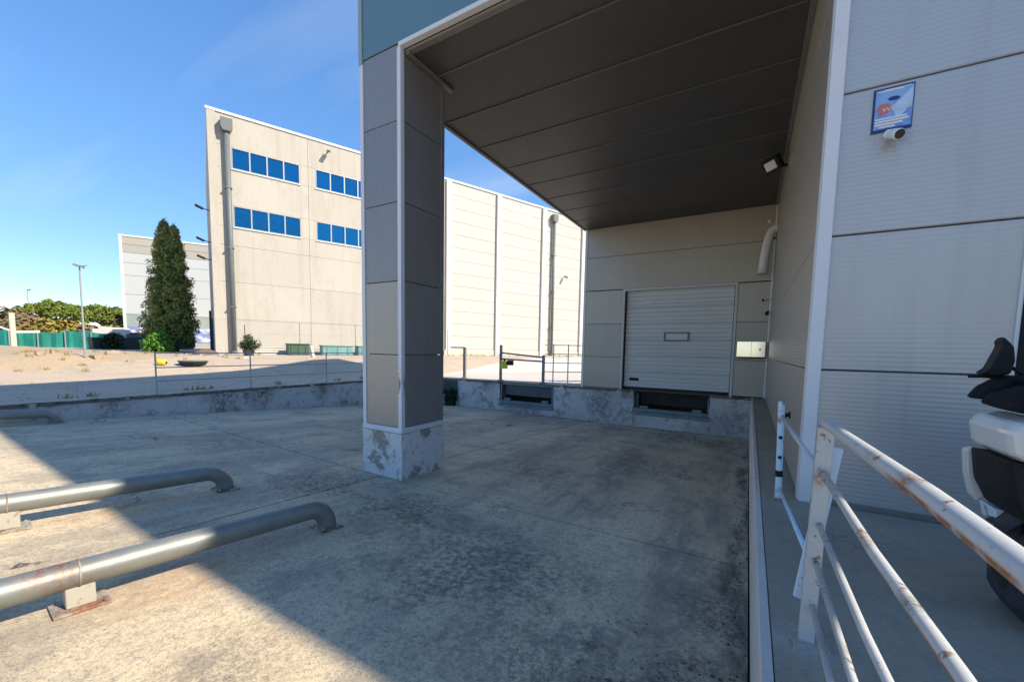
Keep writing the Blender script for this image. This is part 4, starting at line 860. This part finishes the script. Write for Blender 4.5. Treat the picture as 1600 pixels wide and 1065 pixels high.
# ------------------------------------------------------------------ white warehouse far left
wb = thing('white_warehouse', 'distant white warehouse with beige top band behind the cypress', 'warehouse', (-60.8, 17.4, .3))
wa = R(29); WD = Vector((math.sin(wa), math.cos(wa), 0)); WN = Vector((math.cos(wa), -math.sin(wa), 0)); WO = Vector((-60.8, 17.4, 0))
def wbx(name, s0, s1, o0, o1, z0, z1, mt, parent, bevel=.01):
    P = []
    for z in (z0, z1):
        for s, o in ((s0, o1), (s1, o1), (s1, o0), (s0, o0)): v = WO+WD*s+WN*o; P.append((v.x, v.y, z))
    return part(name, MB().quadbox(P), mt, parent, bevel=bevel)
wbx('wall_core', .1, 30, -20, -.12, .2, 12.6, M['core'], wb, 0)
for z0, z1, mt in ((4.3, 6.5, 'wh_white'), (6.5, 8.6, 'wh_white'), (8.6, 10.0, 'wh_white'), (10.0, 11.1, 'wh_white'), (11.1, 12.0, 'wh_band'), (12.0, 12.85, 'wh_band')): wbx('cladding_panel', .15, 30, -.12, 0, z0+.014, z1-.014, M[mt], wb, .01)
wbx('base_wall', .15, 30, -.12, -.02, .3, 4.28, M['wh_low'], wb, 0); wbx('edge_trim', -.12, .14, -.2, .05, .3, 13.0, M['coping'], wb, 0); wbx('coping', -.12, 30, -.2, .06, 12.86, 13.05, M['coping'], wb, 0)
wbx('graffiti_band', .2, 9, -.019, .01, 1.2, 2.9, M['graffiti'], wb, 0)

# ------------------------------------------------------------------ trees and plants
def tree_thing(name, label, cat, loc, group=None): return thing(name, label, cat, loc, group)
t = thing('cypress_tree', 'tall dense dark green cypress with two tips by cream building', 'tree', (-31.9, 11.4, .6))
C = []; H = 7.65
for k in range(760):
    h = random.uniform(.02, 1)**.9; w = 0.0
    lead = random.random() < .36
    ax = (.26, .15) if lead else (-.14, -.08)
    top = .965 if lead else 1.0
    rad = (1.50*(1-h/top)**.80*min(1, .62+h*2.2)+.02) if h < top else 0
    rad = rad*(.80 if lead else .97)+.03
    if h >= top: h = top*.97
    a = random.uniform(0, 2*math.pi); rr_ = rad*random.uniform(.62, 1.08)*(1+.12*math.sin(a*3+h*9))
    C.append((ax[0]*(1+h*.4)+rr_*math.cos(a), ax[1]*(1+h*.4)+rr_*math.sin(a), .25+h*H))
C = np.array(C); rad = (.27*(1-.6*C[:, 2]/H)+.05)*rng.uniform(.6, 1.35, len(C))
P, Nn = clumps(C, rad, 44); P[:, 2] += np.abs(rng.normal(0, .12, len(P))); Nn[:, 2] += .25; leaves('crown', P, Nn, .09, M['cypress'], t, .34)
part('trunk', MB().tube([(-31.9, 11.4, .5), (-31.85, 11.42, 2.5), (-31.9, 11.4, 8.3)], [.3, .22, .04], 10), M['bark'], t)
for (dx, dy, h) in ((-.22, -.12, .95), (.36, .2, .95)): s = MB(); s.loft([[(-31.9+dx+(.8*(1-k/8)**.7+.02)*math.cos(b), 11.4+dy+(.8*(1-k/8)**.7+.02)*math.sin(b), .9+H*h*k/8) for b in [2*math.pi*j/10 for j in range(10)]] for k in range(8)]); part('inner_foliage', s, M['weed'], t)
def bush(name, label, cat, loc, r, h, mt, n=60, per=60, leaf=.1, group=None, cr=.3):
    t = thing(name, label, cat, loc, group)
    a = rng.uniform(0, 2*np.pi, n); q = np.sqrt(rng.uniform(0, 1, n)); z = rng.uniform(.1, 1, n)
    C = np.stack([r*q*np.cos(a)*(1-.45*z**2), r*q*np.sin(a)*(1-.45*z**2), h*z*(1-.35*q**2)], 1)
    P, Nn = clumps(C, cr*rng.uniform(.7, 1.2, n), per); P[:, 2] = np.maximum(P[:, 2], .02); Nn[:, 2] += .6
    leaves('foliage', P, Nn, leaf, mt, t, .5)
    x, y, z0 = loc; s = MB()
    for k in range(5): b = 2*math.pi*k/5+.3; s.tube([(x, y, z0-.05), (x+.3*r*math.cos(b), y+.3*r*math.sin(b), z0+.5*h), (x+.6*r*math.cos(b), y+.6*r*math.sin(b), z0+.8*h)], [.04*h**.5, .025*h**.5, .008], 6)
    part('stems', s, M['bark'], t)
    return t
bush('green_shrub', 'bright green shrub at the foot of the cypress', 'shrub', (-30.5, 10.2, .6), .85, 1.25, M['bright'], 40, 70, .08, cr=.28)
bush('dry_shrub', 'brownish dry shrub at the left edge behind green netting', 'shrub', (-71, 10.6, .5), 4.2, 3.7, M['brown'], 110, 60, .28, 'shrubs behind the green netting', .9)
bush('dry_shrub', 'olive yellow shrub in front of the largest pine', 'shrub', (-63, 12.8, .5), 3.4, 2.7, M['olive'], 100, 60, .25, 'shrubs behind the green netting', .8)
bush('dry_shrub', 'brown bare shrub between the two pines behind the lamp', 'shrub', (-64, 17.4, .5), 2.8, 2.3, M['brown'], 80, 50, .24, 'shrubs behind the green netting', .7)
bush('dry_shrub', 'small orange brown shrub next to the white warehouse corner', 'shrub', (-58.5, 15.6, .5), 1.6, 2.2, M['olive'], 60, 50, .2, 'shrubs behind the green netting', .6)
bush('dry_shrub', 'low reddish brown shrub behind the white cabin', 'shrub', (-60.5, 14.6, .5), 1.5, 2.4, M['brown'], 50, 50, .2, 'shrubs behind the green netting', .5)
def pine(label, loc, r, h0, h1, n=110):
    t = thing('umbrella_pine', label, 'tree', loc, 'umbrella pines on the skyline'); x, y, z0 = loc
    a = rng.uniform(0, 2*np.pi, n); q = np.sqrt(rng.uniform(0, 1, n))
    zt = h0+(h1-h0)*np.sqrt(np.maximum(0, 1-q**2))*rng.uniform(.55, 1.0, n)
    C = np.stack([r*q*np.cos(a), r*q*np.sin(a), zt-.3], 1); cr = (h1-h0)*.22*rng.uniform(.7, 1.2, n)
    P, Nn = clumps(C, cr, 90); Nn[:, 2] += .8; leaves('crown', P, Nn, .22, M['pine'], t, .4)
    s = MB().tube([(x, y, z0-.2), (x+.2, y, z0+h0*.5), (x, y+.1, z0+h0)], [.4, .32, .25], 10)
    for k in range(8): b = 2*math.pi*k/8+random.uniform(-.3, .3); s.tube([(x, y, z0+h0*.75), (x+.45*r*math.cos(b), y+.45*r*math.sin(b), z0+h0*1.02), (x+.8*r*math.cos(b), y+.8*r*math.sin(b), z0+h0+.35*(h1-h0))], [.2, .13, .05], 6)
    part('trunk', s, M['bark'], t)
pine('largest umbrella pine left of the tall street lamp', (-90, 17.8, .5), 4.4, 4.0, 6.6, 130)
pine('umbrella pine right of the tall street lamp', (-86.5, 22.4, .5), 3.1, 4.0, 6.5, 110)
pine('farther umbrella pine next to the white warehouse', (-92, 28.6, .5), 3.4, 3.2, 5.6, 90)
pine('low pale umbrella pine behind the brown shrub at left edge', (-112, 12.0, .5), 4.5, 2.6, 5.0, 90)
# weeds by the dock and grass tufts
bush('weed_plant', 'dark green weeds growing against dock wall behind the pillar', 'weed', (-9.75, YD-.16, ramp_z(-9.75, YD)), .22, .62, M['weed'], 26, 50, .05, cr=.13)

# ------------------------------------------------------------------ far left yard: netting fence, posts, lamps, cabin, bins
nf = thing('netting_fence', 'green shade netting on pale posts along the far yard', 'fence', (-50, 9.5, .3))
A, B = Vector((-53.5, 2.0, 0)), Vector((-47.4, 12.9, 0)); nseg = 8
for k in range(nseg):
    p, q = A.lerp(B, k/nseg), A.lerp(B, (k+1)/nseg); zt = 2.0+random.uniform(-.18, .18); s = MB(); n_ = 6; o = 0
    for j in range(n_+1):
        v = p.lerp(q, j/n_); off = .08*math.sin(j*2.1+k)
        s.v += [(v.x+off, v.y, .25), (v.x+off*1.3, v.y, 1.1), (v.x+off*.5, v.y, zt-.12*math.sin(math.pi*j/n_))]
    s.v += [(x-.02, y, z) for x, y, z in s.v]; L = (n_+1)*3
    for j in range(n_):
        for i in range(2): a_ = j*3+i; s.f.append((a_, a_+3, a_+4, a_+1)); s.f.append((L+a_, L+a_+1, L+a_+4, L+a_+3))
    part('netting', s, M['mesh'], nf)
for k in range(nseg+1): p = A.lerp(B, k/nseg); part('post', MB().tube([(p.x+.12, p.y, .2), (p.x+.12, p.y, 1.95)], .045, 8), M['postgrey'], nf)
t = thing('gate_post', 'pale concrete post with slanting brace at the left edge', 'post', (-44, 6.7, .5))
part('shaft', MB().box(-44.13, -43.87, 6.57, 6.83, .3, 3.0), M['concpost'], t, bevel=.01); part('brace', MB().bar((-44, 6.7, 1.75), (-43.9, 5.75, 2.2), .1, .1), M['pilaster'], t); part('cross_arm', MB().bar((-44, 6.84, 1.72), (-44.4, 8.0, 1.78), .1, .16), M['pilaster'], t)
def lamp(label, x, y, z0, h, single):
    t = thing('street_lamp', label, 'street lamp', (x, y, z0)); part('pole', MB().tube([(x, y, z0), (x, y, z0+h)], [.036*h/4, .024*h/4], 10), M['postgrey'], t)
    k = h/4; dx, dy = .86, .5
    part('arm', MB().bar((x-(0 if single else .12*k)*dx, y-(0 if single else .12*k)*dy, z0+h), (x+.3*k*dx, y+.3*k*dy, z0+h+.03*k), .03*k, .03*k), M['postgrey'], t)
    part('lamp_head', MB().bar((x+.05*k*dx, y+.05*k*dy, z0+h+.02*k), (x+(.28 if single else .16)*k*dx, y+(.28 if single else .16)*k*dy, z0+h-.05*k if not single else z0+h+.08*k), .10*k, .06*k), M['postgrey'], t)
    if not single: part('lamp_head', MB().bar((x-.06*dx, y-.06*dy, z0+h+.02), (x-.17*dx, y-.17*dy, z0+h+.06), .10, .06), M['postgrey'], t)
lamp('tall street lamp rising from the sandy bank', -19.85, 4.59, .1, 3.6, False); lamp('distant street lamp above the brown shrubs', -108, 18.4, .5, 9.2, True)
t = thing('white_cabin', 'small white cabin with wavy roof left of the graffiti wall', 'cabin', (-51.6, 13.9, .4))
part('cabin_body', MB().bar((-52.4, 12.9, 1.35), (-51.0, 15.1, 1.35), 1.6, 1.9), M['pilaster'], t, bevel=.04); part('cabin_roof', MB().bar((-52.2, 13.2, 2.42), (-51.2, 14.8, 2.35), 1.3, .2), M['pilaster'], t, bevel=.06)
def dbin(label, x, y):
    t = thing('waste_bin', label, 'bin', (x, y, .4), 'waste bins below the white cabin'); part('bin_body', MB().loft([[(x-.45, y-.45, .4), (x+.45, y-.45, .4), (x+.45, y+.45, .4), (x-.45, y+.45, .4)], [(x-.55, y-.55, 1.35), (x+.55, y-.55, 1.35), (x+.55, y+.55, 1.35), (x-.55, y+.55, 1.35)]]), M['binblack'], t)
    part('bin_lid', MB().box(x-.58, x+.58, y-.58, y+.58, 1.352, 1.45), M['binblack'], t, bevel=.03)
dbin('dark waste bin left of the small round bush', -41.0, 10.3); dbin('dark waste bin right of the small round bush', -40.0, 11.6)
bush('round_bush', 'small dark bush between the two waste bins', 'bush', (-40.0, 10.8, .5), .7, 1.3, M['weed'], 30, 50, .1, cr=.3)
t = thing('parked_van', 'dark vehicle with teal windows in front of the graffiti wall', 'van', (-46, 15, .4))
a, b = Vector((-47.2, 13.0, 0)), Vector((-44.2, 17.2, 0))
part('body', MB().bar((a.x, a.y, 1.05), (b.x, b.y, 1.05), 1.8, .9), M['binblack'], t, bevel=.12); a2, b2 = a.lerp(b, .15), a.lerp(b, .9)
part('window_band', MB().bar((a2.x, a2.y, 1.66), (b2.x, b2.y, 1.66), 1.6, .42), M['dark_teal'], t, bevel=.1); a3, b3 = a.lerp(b, .2), a.lerp(b, .85); part('roof', MB().bar((a3.x, a3.y, 1.92), (b3.x, b3.y, 1.92), 1.5, .1), M['binblack'], t, bevel=.04)
sdir = (b-a).normalized(); sn = Vector((sdir.y, -sdir.x, 0))
for f in (.2, .8):
    for sgn in (-1, 1): c = a.lerp(b, f)+sn*sgn*.85+Vector((0, 0, .68)); part('wheel', MB().tube([c-sn*.12, c+sn*.12], .32, 18), M['rubber'], t)
# loose stones on the bank
for k, (x, y, s_) in enumerate(((-19.6, 1.2, .14), (-20.1, 3.6, .12), (-19.9, 4.9, .16), (-20.3, 2.4, .10), (-21.2, 5.6, .18), (-19.3, 5.6, .1), (-20.6, .6, .15), (-22.0, 4.2, .14))):
    o = rough_box(x-s_, x+s_, y-s_*.8, y+s_*.8, bank(x, y)-.05, bank(x, y)+s_*.9, s_*.9, s_*.25, 50+k).build('stone', M['stone']); tag(o, ['leftmost small flat stone on the sandy bank', 'small stone on bank slope before the netting', 'rounded stone on the bank beside the lamp pole', 'tiny stone halfway along the sandy bank', 'largest pale stone on top of the sandy bank', 'small stone near the yellow drum end of bank', 'low stone at the bank top behind leftmost stone', 'stone on bank top behind the tall street lamp'][k], 'stone', 'stones on the sandy bank')
# dry weeds and gravel in the yard
WP = []
for _ in range(16):
    y = random.uniform(-3, 12); WP.append((XL-.42-abs(random.gauss(0, .12)), y, .01))
for _ in range(110):
    x, y = random.uniform(-24, -17.8), random.uniform(-6, 9.3); WP.append((x, y, max(bank(x, y), ground_z(x, y))))
for _ in range(90):
    q = facade_pt(random.uniform(1, 30), 0, random.choice((.35, 2.9, 1.9))+random.gauss(0, .12)); WP.append((q[0], q[1], ground_z(q[0], q[1])))
WP = np.array(WP); n_ = 16
base = np.repeat(WP, n_, 0)+np.concatenate([rng.normal(0, .06, (len(WP)*n_, 2)), np.zeros((len(WP)*n_, 1))], 1); hh_ = rng.uniform(.04, .15, len(base))
lean = rng.normal(0, .35, (len(base), 2))*hh_[:, None]; sd_v = rng.normal(0, 1, (len(base), 2)); sd_v *= (.012/np.linalg.norm(sd_v, axis=1))[:, None]
V = np.stack([np.c_[base[:, :2]-sd_v, base[:, 2]], np.c_[base[:, :2]+sd_v, base[:, 2]], np.c_[base[:, :2]+lean, base[:, 2]+hh_]], 1).reshape(-1, 3)
tag(np_mesh('weed_tufts', V, np.arange(len(V)).reshape(-1, 3), M['olive']), 'dry olive weed tufts along walls and the sandy bank', 'weeds', kind='stuff')
gv_, gf_ = [], []
for _ in range(900):
    x, y = random.uniform(-24, -11.8), random.uniform(-4, 12); z = max(ground_z(x, y), bank(x, y) if x < -17.6 and y < 9.2 else -1); q = random.uniform(.01, .045); a = random.uniform(0, 3); o = len(gv_)
    for k in range(5): gv_.append((x+q*math.cos(a+k*1.257), y+q*math.sin(a+k*1.257)*.8, z-.003))
    gv_.append((x, y, z+q*.7))
    for k in range(5): gf_.append((o+k, o+(k+1) % 5, o+5))
me = bpy.data.meshes.new('gravel'); me.from_pydata(gv_, [], gf_); me.materials.append(M['stone']); go = bpy.data.objects.new('gravel', me); COL.objects.link(go); tag(go, 'loose sandy gravel strewn over the yard', 'gravel', kind='stuff')
# grit on the ramp
gp, gf = [], []
def grit(n, cx_, cy_, sx_, sy_, s0, s1):
    for _ in range(n):
        x, y = random.gauss(cx_, sx_), random.gauss(cy_, sy_)
        if not (-11.2 < x < .08 and -1 < y < 12.2): continue
        s = random.uniform(s0, s1); z = ramp_z(x, y); o = len(gp); a = random.uniform(0, 3)
        for k in range(4): gp.append((x+s*math.cos(a+k*1.57), y+s*math.sin(a+k*1.57)*.8, z+.0005))
        gp.append((x, y, z+s*.8))
        for k in range(4): gf.append((o+k, o+(k+1) % 4, o+4))
grit(260, .02, 4, .05, 4, .004, .016); grit(120, -.35, 2.0, .25, .35, .003, .011); grit(60, -.45, 1.75, .12, .1, .006, .018); grit(250, -2, 2.5, 1.6, 1.4, .002, .007); grit(300, -4, 12.1, 4, .06, .01, .03); grit(80, -.8, 10.8, .5, .3, .01, .03)
me = bpy.data.meshes.new('grit'); me.from_pydata(gp, [], gf); me.materials.append(M['greybits']); go = bpy.data.objects.new('grit', me); COL.objects.link(go)
tag(go, 'dark grit and dirt gathered along the kerb and dock foot', 'grit', kind='stuff')
